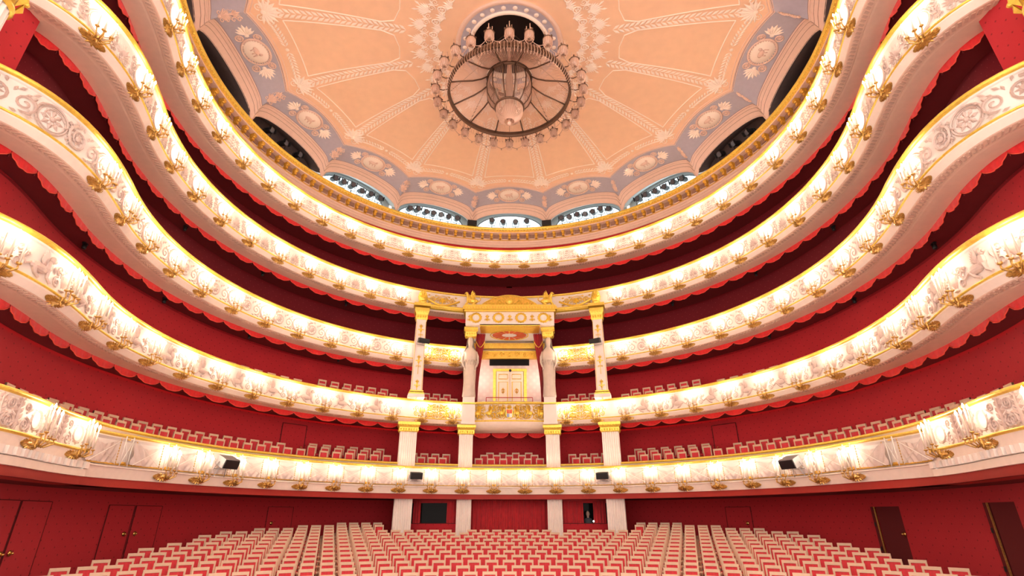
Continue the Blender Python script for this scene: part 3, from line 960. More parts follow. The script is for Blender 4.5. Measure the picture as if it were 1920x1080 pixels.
for s in (-1.40, -.62, .62, 1.40):
    o = link('relief_acanthus_field', rmesh('royal_field', lambda: relief_field(3, .27), gold), par_r, frame(s, bulge(s) + .01, z - .49) @ Matrix.Diagonal((1, 1.3, 1.06, 1)))
for sg in (-1, 1):
    for q in (.38, 1.05, 1.62):
        s = sg * q; link('relief_beast', rmesh('gb%d' % sg, lambda: relief_beast(-sg), gold), par_r, frame(s, bulge(s), z - .48) @ Matrix.Diagonal((.55, 1.3, 1.0, 1)))
cr = link('coat_of_arms', MB().fan(0, .12, .26, PI / 2, 2.0, 7, .05).lathe([(.0, .03), (.2, .03), (.22, 0), (.2, -.02), (0, -.02)], 14, Matrix.Translation((0, 0, -.12)) @ Matrix.Rotation(PI / 2, 4, 'X') @ Matrix.Diagonal((1, 1.2, 1, 1)), False).mesh('coat_of_arms', gold), par_r, frame(0, bulge(0), z - .46))
for (x, zz, m) in ((-.07, -.02, crest_red), (.07, -.02, crest_red), (-.07, -.22, blue_m), (.07, -.22, white_m)):
    MB().box((x, -.045, zz), (.13, .03, .18)).build('shield_quarter', m, cr)
# valance of the middle
valances_r = [(-1.75, 1.75)]
for i in range(4):
    s = -1.75 + 3.5 * (i + .5) / 4
    o = link('valance_scallop', val_me, rb, frame(s, 1.15, z - 1.36) @ Matrix.Diagonal((.92, 1, 1, 1))); link('hem', hem_me, o)
# posts under and beside the statues
for sg in (-1, 1):
    a = sg * 11.0; x, y = pol(10.88, a)
    M = Matrix.Translation((x, y, 0)) @ Matrix.Rotation(R_(-a * .6), 4, 'Z')
    p = empty('statue_post', M)
    tag(p, 'square cream post carrying the %s statue' % side(sg), 'post', 'statue posts')
    MB().box((0, .12, 4.72), (.66, .62, .94)).box((0, .1, 4.26), (.72, .66, .10)).build('block', plaster, p)
    MB().box((0, .1, 5.24), (.74, .70, .07)).build('gold_cap', gold, p)
    MB().box((0, .1, 5.42), (.60, .56, .30)).build('plinth', plaster, p)
    # caryatid: one continuous draped figure
    st = MB(); ns = 26
    prof = [(5.57, .24, .20), (5.62, .25, .21), (5.9, .235, .20), (6.3, .225, .19), (6.7, .235, .195), (7.0, .245, .20), (7.25, .225, .185), (7.42, .20, .165), (7.5, .235, .19), (7.62, .25, .195),
            (7.8, .262, .185), (7.95, .27, .165), (8.07, .25, .15), (8.16, .17, .125), (8.24, .10, .10), (8.32, .098, .10), (8.40, .118, .128), (8.50, .132, .145), (8.62, .135, .15), (8.72, .12, .135), (8.80, .075, .085), (8.84, .02, .02)]
    for i, (zz, rx, ry) in enumerate(prof):
        for k_ in range(ns):
            an = 2 * PI * k_ / ns; fold = 1.0
            if zz < 7.45: fold = 1 + .12 * math.sin(an * 11 + zz * .5) * min(1, (7.5 - zz) * 1.2)
            elif zz < 8.1: fold = 1 + .03 * math.sin(an * 9 + zz * 7)
            wk = 1.32 if zz < 8.05 else 1.12
            x_, y_ = rx * math.cos(an) * fold * wk, ry * math.sin(an) * fold * wk
            if 7.55 < zz < 7.9: y_ -= .06 * max(0, -math.sin(an)) * abs(math.cos(an * 1.0)) ** .5
            if 8.40 < zz < 8.56 and math.sin(an) < -.9: y_ -= .03
            st.v.append((x_, y_, zz))
    n_ = len(prof)
    for i in range(n_ - 1):
        for k_ in range(ns):
            l_ = (k_ + 1) % ns; st.f.append((i * ns + k_, i * ns + l_, (i + 1) * ns + l_, (i + 1) * ns + k_))
    st.f.append(tuple(range(ns - 1, -1, -1)))
    cs = empty('caryatid_statue', M @ Matrix.Translation((0, .02, 0)))
    tag(cs, 'pale carved woman in a long draped robe standing %s of the royal box' % side(sg), 'statue', 'caryatid statues')
    st.build('body', statue_m, cs, True)
    for q in (-1, 1):
        MB().tube([(q * .30, .0, 8.0), (q * .40, .0, 7.72), (q * .41, -.03, 7.42), (q * .34, -.2, 7.16), (q * .30, -.27, 7.10)], [.075, .072, .06, .048, .04], 8).build('arm', statue_m, cs, True)
        mbh = MB().ell((q * .295, -.28, 7.06), (.04, .035, .06), 7, 5)
        for f_ in range(4): mbh.tube([(q * (.27 + .016 * f_), -.29, 7.04), (q * (.27 + .016 * f_), -.305, 6.97), (q * (.27 + .016 * f_), -.29, 6.92 + .006 * f_)], .009, 4)
        mbh.tube([(q * .26, -.28, 7.08), (q * .24, -.30, 7.02)], .010, 4)
        mbh.build('hand', statue_m, cs, True)
    mb = MB()
    for q in range(9): mb.tube([(.345 * math.cos(PI + PI * q / 8), .265 * math.sin(PI + PI * q / 8), 7.50), (.33 * math.cos(PI + PI * q / 8 + .06), .26 * math.sin(PI + PI * q / 8) - .03, 7.22)], [.03, .012], 4)
    mb.tube([(.30 * math.cos(PI * 2 * q / 20), .25 * math.sin(PI * 2 * q / 20), 7.45 + .02 * math.sin(q)) for q in range(20)], .02, 5, True)
    mb.build('robe_girdle', statue_m, cs, True)
    mb = MB()   # veil falling from the head to the shoulders
    for i, (zz, r_) in enumerate(((8.83, .09), (8.74, .165), (8.55, .19), (8.35, .20), (8.18, .26), (8.0, .34), (7.7, .37))):
        for k_ in range(11):
            an = R_(-25 + 230 * k_ / 10); mb.v.append((r_ * math.cos(an), r_ * .95 * math.sin(an) + .01, zz))
    for i in range(6):
        for k_ in range(10): q = i * 11 + k_; mb.f.append((q, q + 1, q + 12, q + 11))
    mb.build('veil', statue_m, cs, True)
    mb = MB()
    for q in (-1, 1): mb.ell((q * .05, -.155, 8.54), (.018, .012, .010), 6, 4)
    mb.add([(-.018, -.155, 8.47), (.018, -.155, 8.47), (0, -.195, 8.475), (0, -.16, 8.56)], [(0, 1, 2), (0, 2, 3), (1, 3, 2)])
    mb.ell((0, -.152, 8.425), (.03, .012, .010), 6, 4)
    mb.build('face_features', statue_m, cs, True)
    mb = MB(); capital(mb, .52, .50, 8.80, .48); mb.lathe([(.17, 8.76), (.2, 8.84), (.24, 8.9)], 10)
    for q in (-1, 1): mb.spiral(q * .28, 9.10, .10, 0 if q < 0 else PI, 1.4, -q, .03, -.33)
    mb.build('gilt_capital', gold, cs)
# canopy block across the statues
cb = empty('gilded_canopy'); tag(cb, 'gilded canopy block above the royal box with four roundels, griffins and arched crest', 'canopy')
CYF = 25.95
MB().box((.03, CYF + .75, 9.66), (4.72, 1.3, .74)).build('frieze', plaster, cb)
MB().box((.03, CYF + .70, 9.29), (3.2, 1.2, .10)).build('gold_lintel', gold, cb)
MB().box((.03, CYF + .68, 10.08), (4.86, 1.42, .10)).box((.03, CYF + .64, 10.22), (5.02, 1.50, .16)).box((.03, CYF + .66, 10.36), (4.9, 1.4, .10)).build('gold_cornice', gold, cb)
dn = MB().box((0, 0, 0), (.07, .05, .07)).mesh('dentil', gold_d)
for i in range(33): link('dentil', dn, cb, Matrix.Translation((-2.38 + .15 * i, CYF - .12, 10.22)))
for i in range(4):
    x = -1.78 + 1.2 * i
    mb = MB(); M = Matrix.Translation((x, CYF + .09, 9.70))
    mb.ring(0, 0, .26, .24, .045, n=18, M=M); mb.ring(0, 0, .20, .18, .02, n=18, M=M)
    for q in range(14): an = 2 * PI * q / 14; mb.leaf(.25 * math.cos(an), .23 * math.sin(an), an + .9, .12, .06, .03, 0, M)
    o = mb.build('roundel_wreath', gold, cb); MB().lathe([(.0, .04), (.17, .03), (.19, 0)], 14, M @ Matrix.Rotation(PI / 2, 4, 'X'), False).build('roundel_face', white_m, o, True)
for i in range(5):
    x = -2.38 + 1.2 * i
    mb = MB(); M = Matrix.Translation((min(max(x, -2.1), 2.15), CYF + .09, 9.68))
    mb.fan(0, 0, .24, PI / 2, 1.6, 5, .03, 0, M); mb.fan(0, 0, .22, -PI / 2, 1.6, 5, .03, 0, M); mb.spiral(-.1, -.1, .07, 0, 1.2, 1, .014, M=M); mb.spiral(.1, -.1, .07, PI, 1.2, -1, .014, M=M)
    mb.build('frieze_ornament', gold, cb)
mb = MB(); M = Matrix.Translation((0, CYF + .35, 10.45))   # low arched tympanum
pts_ = [(-1.55 + 3.1 * i / 24, .62 * math.sin(PI * i / 24) ** .75 + .02) for i in range(25)]
mb.add([(x, 0, 0) for x, zz in pts_] + [(x, 0, zz) for x, zz in pts_] + [(x, .4, zz) for x, zz in pts_], [(i, i + 1, 26 + i, 25 + i) for i in range(24)] + [(25 + i, 26 + i, 51 + i, 50 + i) for i in range(24)], M)
mb.build('tympanum', gold_d, cb)
mb = MB(); mb.tube([(x, -.02, zz) for x, zz in pts_], .035, 5, False, M); mb.ell((0, -.04, .28), (.22, .10, .20), 10, 6, M); mb.fan(0, .3, .25, PI / 2, 2.4, 7, .05, -.03, M)
for sg in (-1, 1):
    for q in (.5, .95): mb.spiral(sg * q, .2 if q < .8 else .12, .18 if q < .8 else .12, PI / 2, 1.7, -sg, .03, -.03, M=M)
    for q in range(6): mb.leaf(sg * (.25 + .18 * q), .06, PI / 2 - sg * .5, .2, .09, .04, -.02, M)
mb.build('crest_relief', gold, cb)
for sg in (-1, 1):   # griffins on the corners
    g = MB(); M = Matrix.Translation((sg * 2.02, CYF + .15, 10.45)) @ Matrix.Diagonal((sg, 1, 1, 1))
    g.ell((-.05, 0, .22), (.30, .14, .15), 10, 6, M); g.ell((.18, 0, .34), (.13, .12, .20), 8, 6, M)
    g.tube([(.2, 0, .45), (.24, 0, .6), (.27, 0, .68)], [.11, .085, .06], 7, False, M); g.ell((.30, 0, .70), (.09, .07, .07), 8, 5, M); g.tube([(.36, 0, .70), (.43, 0, .66)], [.035, .008], 5, False, M)
    for q in (-.08, .08):
        g.tube([(.2, q, .3), (.26, q, .12), (.34, q, .02)], [.06, .045, .05], 6, False, M); g.tube([(-.2, q, .2), (-.12, q, .08), (-.02, q, .02)], [.08, .05, .05], 6, False, M)
        for i in range(6): g.leaf(.08, .36, PI / 2 + .25 + .2 * i, .50 - .04 * i, .10, .04, -q * 1.2, M)
    g.tube([(-.33, 0, .2), (-.46, 0, .3), (-.44, 0, .48), (-.36, 0, .5)], [.035, .03, .025, .03], 5, False, M)
    g.build('griffin', gold, cb)
# gilded swags on the fourth tier front between column and canopy
for sg in (-1, 1):
    gs = empty('gilded_swag', frame(sg * 3.75, -.02, ZR[3] - .52), tiers[3])
    mb = MB(); mb.tube([(x, -.06, .10 - .36 * math.cos(x / 1.0 * PI / 2)) for x in [-.95 + .1 * i for i in range(20)]], .055, 6)
    mb.build('garland', gold, gs)
    mb = MB(); mb = relief_dense(); mb.v = [(x * .95, y - .03, zz * .8 + .05) for x, y, zz in mb.v]
    mb.build('palm_crest', gold, gs)
    tr = sweep('gilded_ledge', gold, [(.02, -.80), (-.14, -.82), (-.2, -.88), (-.16, -.96), (-.02, -1.02), (.05, -1.05)], [(2.35, 4.95)] if sg > 0 else [(-4.95, -2.35)], tiers[3], ZR[3], True)
# interior of the royal box
BY = 28.9
mb = MB(); mb.uv = []
for x in (-2.05, 2.05):
    for zz in (4.7, 9.35): mb.v.append((x, BY, zz)); mb.uv.append((x, zz))
mb.f.append((0, 2, 3, 1)); mb.build('silk_wall', silk_wall, rb)
for sg in (-1, 1):
    mb = MB(); mb.uv = []
    for y in (27.1, BY):
        for zz in (4.7, 9.35): mb.v.append((sg * 2.05, y, zz)); mb.uv.append((y, zz))
    mb.f.append((0, 2, 3, 1)); mb.build('side_wall', silk_wall, rb); MB().box((sg * 2.22, 28.6, 7.0), (.2, 3.0, 4.9)).build('outer_wall', red_ceil, rb)
MB().box((0, 27.75, 9.28), (4.1, 2.6, .06)).build('box_ceiling', white_m, rb)
mb = MB(); mb.ring(0, 0, 1.05, .82, .03, n=28, M=Matrix.Translation((0, 27.6, 9.24)) @ Matrix.Rotation(PI / 2, 4, 'X')); mb.build('ceiling_ring', gold, rb)
for i in range(16):
    a0, a1 = 2 * PI * i / 16 + .05, 2 * PI * (i + 1) / 16 - .05
    MB().add([(r_ * math.cos(a), 27.6 + r_ * .78 * math.sin(a), 9.235) for r_, a in ((.42, a0), (.95, a0), (.95, a1), (.42, a1))], [(0, 1, 2, 3)]).add([(r_ * math.cos(a), 27.6 + r_ * .78 * math.sin(a), 9.225) for r_, a in ((.42, a0), (.95, a0), (.95, a1), (.42, a1))], [(0, 1, 2, 3)]).build('fan_segment', crest_red, rb)
MB().box((0, BY - .15, 8.95), (4.1, .3, .30)).box((0, BY - .22, 8.62), (4.1, .12, .06)).build('gold_frieze', gold, rb)
mb = MB()
for i in range(9): mb.spiral(-1.76 + .44 * i, 8.80, .14, 0, 1.3, 1 if i % 2 else -1, .025, BY - .32)
MB().box((0, BY - .12, 8.42), (4.1, .24, .42)).build('cornice_board', gold_d, rb); mb.v = [(x, y, zz - .36) for x, y, zz in mb.v]; mb.build('frieze_scrolls', gold, rb)
MB().box((0, BY - .06, 8.02), (2.25, .10, .34)).build('projection_window', dark_glass, rb)
MB().ell((.05, BY - .1, 7.55), (.08, .08, .08), 8, 6).build('round_speaker', black, rb)
dr = empty('door_1', Matrix.Translation((.03, BY - .05, 0))); struct(dr, 'cream double door with gold panels at the back of the royal box', 'door')
for x in (-.86, .86): MB().box((x, 0, 6.1), (.16, .1, 2.86)).build('door_jamb', gold, dr)
MB().box((0, 0, 7.58), (1.92, .12, .14)).build('door_lintel', gold, dr)
for sg in (-1, 1):
    o = MB().box((sg * .38, 0, 6.1), (.74, .06, 2.8)).build('door_leaf', door_m, dr)
    for zz, h in ((7.2, .26), (6.35, 1.1)):
        x0, x1, z0, z1 = sg * .38 - .25, sg * .38 + .25, zz - h / 2, zz + h / 2
        MB().tube([(x0, -.04, z0), (x1, -.04, z0), (x1, -.04, z1), (x0, -.04, z1)], .022, 4, True).build('gilt_panel_frame', gold, o)
    MB().fan(sg * .38, 6.4, .2, PI / 2, 1.0, 3, .03, -.04).fan(sg * .38, 6.4, .2, -PI / 2, 1.0, 3, .03, -.04).ring(sg * .38, 6.4, .09, .11, .014, -.04).build('gilt_ornament', gold_d, o)
for sg in (-1, 1):
    ws = empty('wall_light', Matrix.Translation((sg * 1.93, 27.9, 6.95))); tag(ws, 'small wall light on the %s silk wall inside the royal box' % side(sg), 'wall light', 'royal box wall lights')
    MB().lathe([(.0, -.02), (.06, -.01), (.07, .0)], 10, Matrix.Rotation(-sg * PI / 2, 4, 'Y'), False).tube([(0, 0, 0), (-sg * .09, 0, -.03), (-sg * .10, 0, .05)], .012, 5).build('bracket', brass, ws)
    MB().ell((-sg * .10, 0, .11), (.035, .035, .06), 8, 6).build('bulb', flame_m, ws, True)
    ld = bpy.data.lights.new('wall_light_lamp', 'POINT'); ld.energy = 22; ld.color = (1, .86, .74); ld.shadow_soft_size = .1
    lo = bpy.data.objects.new('wall_light_lamp', ld); COL.objects.link(lo); lo.parent = ws; lo.location = (-sg * .25, -.05, .15)
def curtain(name, x0, x1, y, ztop, zbot, m, waves, amp=.05, gather=None, nx=None, nz=10):
    mb = MB(); nx = nx or waves * 6
    for i in range(nx + 1):
        f = i / nx
        for j in range(nz + 1):
            g = j / nz
            a, b = x0, x1
            if gather: a, b = gather(g, x0, x1)
            mb.v.append((a + (b - a) * f, y - amp * math.sin(f * waves * 2 * PI + .4 * math.sin(g * 3)) - .3 * amp * math.sin(f * 37), ztop + (zbot - ztop) * g))
    for i in range(nx):
        for j in range(nz): q = i * (nz + 1) + j; mb.f.append((q, q + nz + 1, q + nz + 2, q + 1))
    return mb.build(name, m, None, True)
for sg in (-1, 1):
    def gth(g, a, b, sg=sg):
        wd = .52 - .36 * math.sin(min(g, 1) * PI * .55) ** 1.2
        edge = sg * 1.84
        return (edge, edge - sg * wd)
    c = curtain('royal_curtain', 0, 1, 27.42, 9.26, 5.1, velvet, 5, .07, gth)
    tag(c, 'tied-back crimson curtain on the %s side of the royal box' % side(sg), 'curtain', 'royal box curtains')
    MB().tube([(sg * 1.84 - sg * .5 * f, 27.29, 8.8 - .35 * math.sin(PI * f)) for f in [i / 8 for i in range(9)]], .025, 4).build('gold_fringe', gold, c)
mbr = MB().tube([(-1.2, 26.9, 5.62), (1.2, 26.9, 5.62)], .022, 5)
for x in (-1.2, 1.2): mbr.tube([(x, 26.9, 5.62), (x, 26.9, 4.9)], .018, 5)
tag(mbr.build('hand_rail', rail_red), 'thin red hand rail behind the royal box front', 'rail')
for i, x in enumerate((-1.2, -.62, .0, .62)):
    ch = empty('royal_armchair', Matrix.Translation((x, 27.35, 4.75))); tag(ch, 'white and red armchair behind the royal rail, %s from the left' % ORD[i + 1], 'chair', 'royal armchairs')
    MB().box((0, .2, .76), (.5, .06, .12)).box((-.23, .2, .5), (.05, .06, .6)).box((.23, .2, .5), (.05, .06, .6)).build('frame', white_m, ch)
    MB().box((0, .17, .52), (.4, .05, .36)).build('back_cushion', seat_red, ch); MB().box((0, -.05, .35), (.48, .5, .12)).build('seat_cushion', seat_red, ch)

# ------------------------------------------------------------------ ground-level boxes between the pillars
gb = empty('stalls_box_front'); struct(gb, 'red walled boxes between the fluted pillars behind the stalls', 'box front')
GY = 27.35
for sg in (-1, 1):
    mb = MB(); mb.uv = []
    for y in (25.9, 29.9):
        for zz in (-2, .95): mb.v.append((sg * 5.28, y, zz)); mb.uv.append((y, zz))
    mb.f.append((0, 2, 3, 1)); mb.build('side_wall', red_low, gb)
    mb = MB(); mb.uv = []
    for x in (sg * 2.2, sg * 5.28):
        for zz in (-2, -.32): mb.v.append((x, GY - .35, zz)); mb.uv.append((x, zz))
    mb.f.append((0, 2, 3, 1)); mb.build('box_parapet', red_wall, gb)
    MB().box((sg * 3.75, GY - .3, -.31), (3.1, .14, .03)).build('parapet_ledge', red_dark, gb)
    MB().box((sg * 3.74, GY - .12, .70), (3.1, .1, .22)).build('pelmet', velvet, gb)
MB().box((0, GY + .3, .70), (4.3, .1, .22)).build('pelmet', velvet, gb)
MB().box((0, GY + 2.0, -.6), (10.4, .06, 3.2)).build('box_back_wall', red_dark, gb)
c = curtain('stalls_curtain', -2.0, 2.1, GY + .15, .72, -1.6, velvet, 19, .055)
tag(c, 'wide closed crimson curtain between the middle fluted pillars', 'curtain')
for x0, x1, wv, lab in ((-4.62, -4.25, 3, 'narrow crimson curtain left of the dark box window'), (-3.0, -2.35, 4, 'narrow crimson curtain right of the dark box window'),
                        (2.38, 3.55, 6, 'crimson curtain left of the gap where a person looks out'), (4.02, 4.62, 4, 'crimson curtain right of the gap where a person looks out')):
    tag(curtain('box_curtain', x0, x1, GY - .22, .66, -.55, velvet, wv, .045), lab, 'curtain', 'curtains of the stalls boxes')
for sg in (-1, 1):
    wn = empty('window_%d' % (1 if sg < 0 else 2)); struct(wn, 'dark glass window of the stalls box %s of the middle curtain' % side(sg), 'window')
    MB().box((sg * 3.7, GY - .02, .16), (2.3, .02, .98)).build('pane', dark_glass, wn) if sg < 0 else MB().box((3.8, GY + .5, .16), (2.3, .02, .98)).build('pane', dark_glass, wn)
    for x in (sg * 3.7 - 1.1, sg * 3.7 + 1.1): MB().box((x, GY, .16), (.06, .05, 1.0)).build('window_frame', black, wn)
# person looking out of the right hand box
pm = MB(); ns = 12
pf = [(-.42, .20, .12), (-.2, .21, .13), (-.04, .22, .12), (.03, .16, .10), (.06, .06, .06), (.11, .055, .06), (.14, .07, .085), (.22, .085, .10), (.30, .082, .10), (.35, .05, .06), (.37, .01, .01)]
for zz, rx, ry in pf:
    for k_ in range(ns): pm.v.append((rx * math.cos(2 * PI * k_ / ns), ry * math.sin(2 * PI * k_ / ns), zz))
for i in range(len(pf) - 1):
    for k_ in range(ns): l_ = (k_ + 1) % ns; pm.f.append((i * ns + k_, i * ns + l_, (i + 1) * ns + l_, (i + 1) * ns + k_))
pm.f.append(tuple(range(ns)))
pr_ = empty('person', Matrix.Translation((3.80, GY + .12, -.12))); tag(pr_, 'person in dark shirt seated in the dim box, looking out between curtains', 'person')
me_ = pm.mesh('body', skin_m, True); me_.materials.append(shirt_m)
for p_ in me_.polygons:
    if sum(me_.vertices[i].co.z for i in p_.vertices) / len(p_.vertices) < .045: p_.material_index = 1
link('body', me_, pr_)
mb = MB()
for i in range(5):
    for k_ in range(9): an = R_(-10 + 200 * k_ / 8); rr = (.092, .096, .09, .065, .02)[i]; mb.v.append((rr * math.cos(an), rr * 1.12 * math.sin(an), (.2, .27, .33, .365, .38)[i]))
for i in range(4):
    for k_ in range(8): q = i * 9 + k_; mb.f.append((q, q + 1, q + 10, q + 9))
mb.build('hair', shirt_m, pr_, True)
mb = MB()
for q in (-1, 1): mb.ell((q * .032, -.094, .235), (.012, .008, .008), 6, 4); mb.ell((q * .086, 0, .22), (.012, .02, .03), 6, 4)
mb.ell((0, -.112, .205), (.013, .018, .022), 6, 4); mb.ell((0, -.10, .165), (.025, .008, .007), 6, 4)
mb.build('face_features', skin_m, pr_, True)
dl = empty('desk_lamp', Matrix.Translation((4.0, GY - .32, -.29))); tag(dl, 'small glowing lamp on the box ledge beside the right curtain', 'lamp')
MB().lathe([(.05, 0), (.05, .015), (.01, .02), (.01, .05)], 8).build('base', black, dl); MB().ell((0, 0, .075), (.04, .04, .04), 8, 6).build('globe', screen_m, dl, True)
# ------------------------------------------------------------------ side doors of the stalls
def arcp(phi, R=BR): return BC[0] + R * math.sin(R_(phi)), BC[1] + R * math.cos(R_(phi))
def wall_door(n, leaves, ztop, label, knobs, opened=None):
    d = empty('door_%d' % n); struct(d, label, 'door')
    for a0, a1 in leaves:
        mb = MB(); mb.uv = []
        zb = cone_floor_z(*arcp((a0 + a1) / 2)) + .02
        NN = 4
        for i in range(NN + 1):
            a = a0 + (a1 - a0) * i / NN
            x, y = arcp(a, BR - .035)
            for zz in (zb, ztop): mb.v.append((x, y, zz)); mb.uv.append((R_(a) * BR, zz))
        for i in range(NN): mb.f.append((2 * i, 2 * i + 2, 2 * i + 3, 2 * i + 1))
        o = mb.build('door_leaf', red_low, d)
        e = MB()
        for a in (a0, a1): x, y = arcp(a, BR - .03); e.box((x, y, (zb + ztop) / 2), (.022, .022, ztop - zb))
        for i in range(NN):
            xa, ya = arcp(a0 + (a1 - a0) * i / NN, BR - .03); xb, yb = arcp(a0 + (a1 - a0) * (i + 1) / NN, BR - .03); e.tube([(xa, ya, ztop), (xb, yb, ztop)], .012, 4)
        e.build('door_gap_edge', red_dark, o)
    for a, zz in knobs:
        x, y = arcp(a, BR - .07); M = Matrix.Translation((x, y, zz)) @ Matrix.Rotation(R_(-a), 4, 'Z')
        o = MB().lathe([(.0, -.01), (.075, 0), (.07, .015), (.02, .03)], 12, M @ Matrix.Rotation(PI / 2, 4, 'X'), False).build('rosette', brass, d, True)
        MB().ell((0, -.06, 0), (.035, .035, .035), 8, 6, M).build('knob', brass, o, True)
    return d
wall_door(2, [(-108, -101.9), (-101.6, -96.2)], .37, 'red papered double door nearest the stage in the left wall', [(-101.0, -.85), (-102.6, -.86)])
wall_door(3, [(-85.7, -81.0), (-80.7, -75.8)], .33, 'red papered double door with two brass knobs in the left wall', [(-81.9, -.53), (-79.9, -.53)])
wall_door(4, [(-54.6, -49.3)], .38, 'red papered single door with one knob farthest back in the left wall', [(-53.6, -.27)])
wall_door(5, [(49.3, 54.6)], .38, 'red papered single door with one knob farthest back in the right wall', [(53.6, -.27)])
for sg in (-1, 1):   # doors in the back wall of the lowest balcony
    d = empty('door_%d' % (8 if sg < 0 else 9)); struct(d, 'red papered door in the back wall of the lowest balcony, %s flank' % side(sg), 'door')
    mb = MB(); mb.uv = []; e = MB()
    for a in (49.1, 51.8, 54.6):
        x, y = arcp(sg * a, BR - .035)
        for zz in (2.0, 3.95): mb.v.append((x, y, zz)); mb.uv.append((R_(a) * BR, zz))
        if a != 51.8: e.box((x, y, 2.97), (.03, .03, 1.95))
    mb.f = [(0, 2, 3, 1), (2, 4, 5, 3)]; o = mb.build('door_leaf', red_wall, d)
    e.tube([(*arcp(sg * 49.1, BR - .035), 3.95), (*arcp(sg * 54.6, BR - .035), 3.95)], .015, 4); e.build('door_gap_edge', red_dark, o)
    x, y = arcp(sg * 49.9, BR - .09); MB().ell((x, y, 2.95), (.04, .04, .04), 8, 6).build('knob', brass, d, True)
def open_door(n, a, w_, ztop, label, ka):
    d = empty('door_%d' % n); struct(d, label, 'door')
    x, y = arcp(a, BR - .05); zb = cone_floor_z(x, y)
    M = Matrix.Translation((x, y, 0)) @ Matrix.Rotation(R_(-a), 4, 'Z')
    h = ztop - zb
    MB().box((0, 0, zb + h / 2), (.10, .12, h), M).build('door_jamb', red_dark, d)
    MB().box((.075, -.03, zb + h / 2), (.05, .03, h), M).build('brass_strip', bronze, d)
    MB().box((w_ / 2 + .12, .02, zb + h / 2), (w_, .03, h), M).build('door_opening', red_dark, d)
    for q in (.3, .7): MB().box((.0, -.07, zb + h * q), (.05, .03, .12), M).build('hinge', black, d)
    x, y = arcp(ka, BR - .07); M = Matrix.Translation((x, y, zb + 1.02)) @ Matrix.Rotation(R_(-ka), 4, 'Z')
    o = MB().lathe([(.0, -.01), (.075, 0), (.07, .015), (.02, .03)], 12, M @ Matrix.Rotation(PI / 2, 4, 'X'), False).build('rosette', brass, d, True)
    MB().ell((0, -.06, 0), (.035, .035, .035), 8, 6, M).build('knob', brass, o, True)
open_door(6, 79.0, .95, .30, 'open door with brass strip in the right wall beside the side seats', 83.6)
open_door(7, 99.8, 1.1, .33, 'open door with brass strip nearest the stage in the right wall', 106)
# ------------------------------------------------------------------ entablature below the ceiling (full ring)
def ringsweep(name, m, prof, parent=None, n=128, smooth_prof=False, a0=-180, a1=180):
    mb = MB(); mb.uv = []
    runs = [prof] if smooth_prof else [prof[i:i + 2] for i in range(len(prof) - 1)]
    for run in runs:
        n0 = len(mb.v); k = len(run)
        for i in range(n + 1):
            a = R_(a0 + (a1 - a0) * i / n)
            for r, zz in run: mb.v.append((r * math.sin(a), YC + r * math.cos(a), zz)); mb.uv.append((a * r, zz))
        for i in range(n):
            for j in range(k - 1): q = n0 + i * k + j; mb.f.append((q, q + k, q + k + 1, q + 1))
    return mb.build(name, m, parent, True)
co = empty('ceiling_cornice'); struct(co, 'gilded cornice ring with brackets between top gallery and painted ceiling', 'cornice')
ringsweep('red_band', red_wall, [(12.0, 14.2), (12.0, 14.93)], co)
ringsweep('architrave', mould, [(12.0, 14.93), (11.97, 14.95), (11.97, 15.08), (11.95, 15.09), (11.95, 15.22), (11.92, 15.24), (11.92, 15.36), (12.0, 15.38)], co)
ringsweep('gold_bead', gold_d, [(12.0, 15.37), (11.93, 15.385), (11.92, 15.41), (11.95, 15.435), (12.02, 15.44)], co, 128, True)
ringsweep('frieze', mould, [(12.02, 15.44), (12.02, 15.78), (11.72, 15.79), (11.72, 15.85)], co)
ringsweep('gold_cyma', gold_d, [(11.74, 15.84), (11.70, 15.86), (11.67, 15.92), (11.64, 15.95)], co, 160, True)
ringsweep('gold_edge', gold, [(11.64, 15.98), (11.60, 16.04), (11.60, 16.10), (12.2, 16.12)], co, 160)
mb = MB()
for i in range(330):
    a = R_(-150 + 300 * (i + .5) / 330); mb.ell((11.655 * math.sin(a), YC + 11.655 * math.cos(a), 15.945), (.045, .045, .045), 5, 4)
mb.build('egg_moulding', gold, co, True)['kind'] = 'stuff'
br_me = MB().box((0, .10, .20), (.17, .24, .13)).box((0, .14, .06), (.13, .16, .20)).ell((0, .03, .12), (.075, .05, .06), 6, 4).mesh('bracket', gold_d)
dk_me = MB().box((0, .22, .17), (.30, .05, .20)).mesh('frieze_coffer', groove)
for i in range(-52, 53):
    a = i * 2.64
    x, y = pol(11.76, a)
    M = Matrix.Translation((x, y, 15.51)) @ Matrix.Rotation(R_(-a), 4, 'Z'); link('bracket', br_me, co, M)
    a += 1.32; x, y = pol(11.76, a)
    link('frieze_coffer', dk_me, co, Matrix.Translation((x, y, 15.49)) @ Matrix.Rotation(R_(-a), 4, 'Z'))

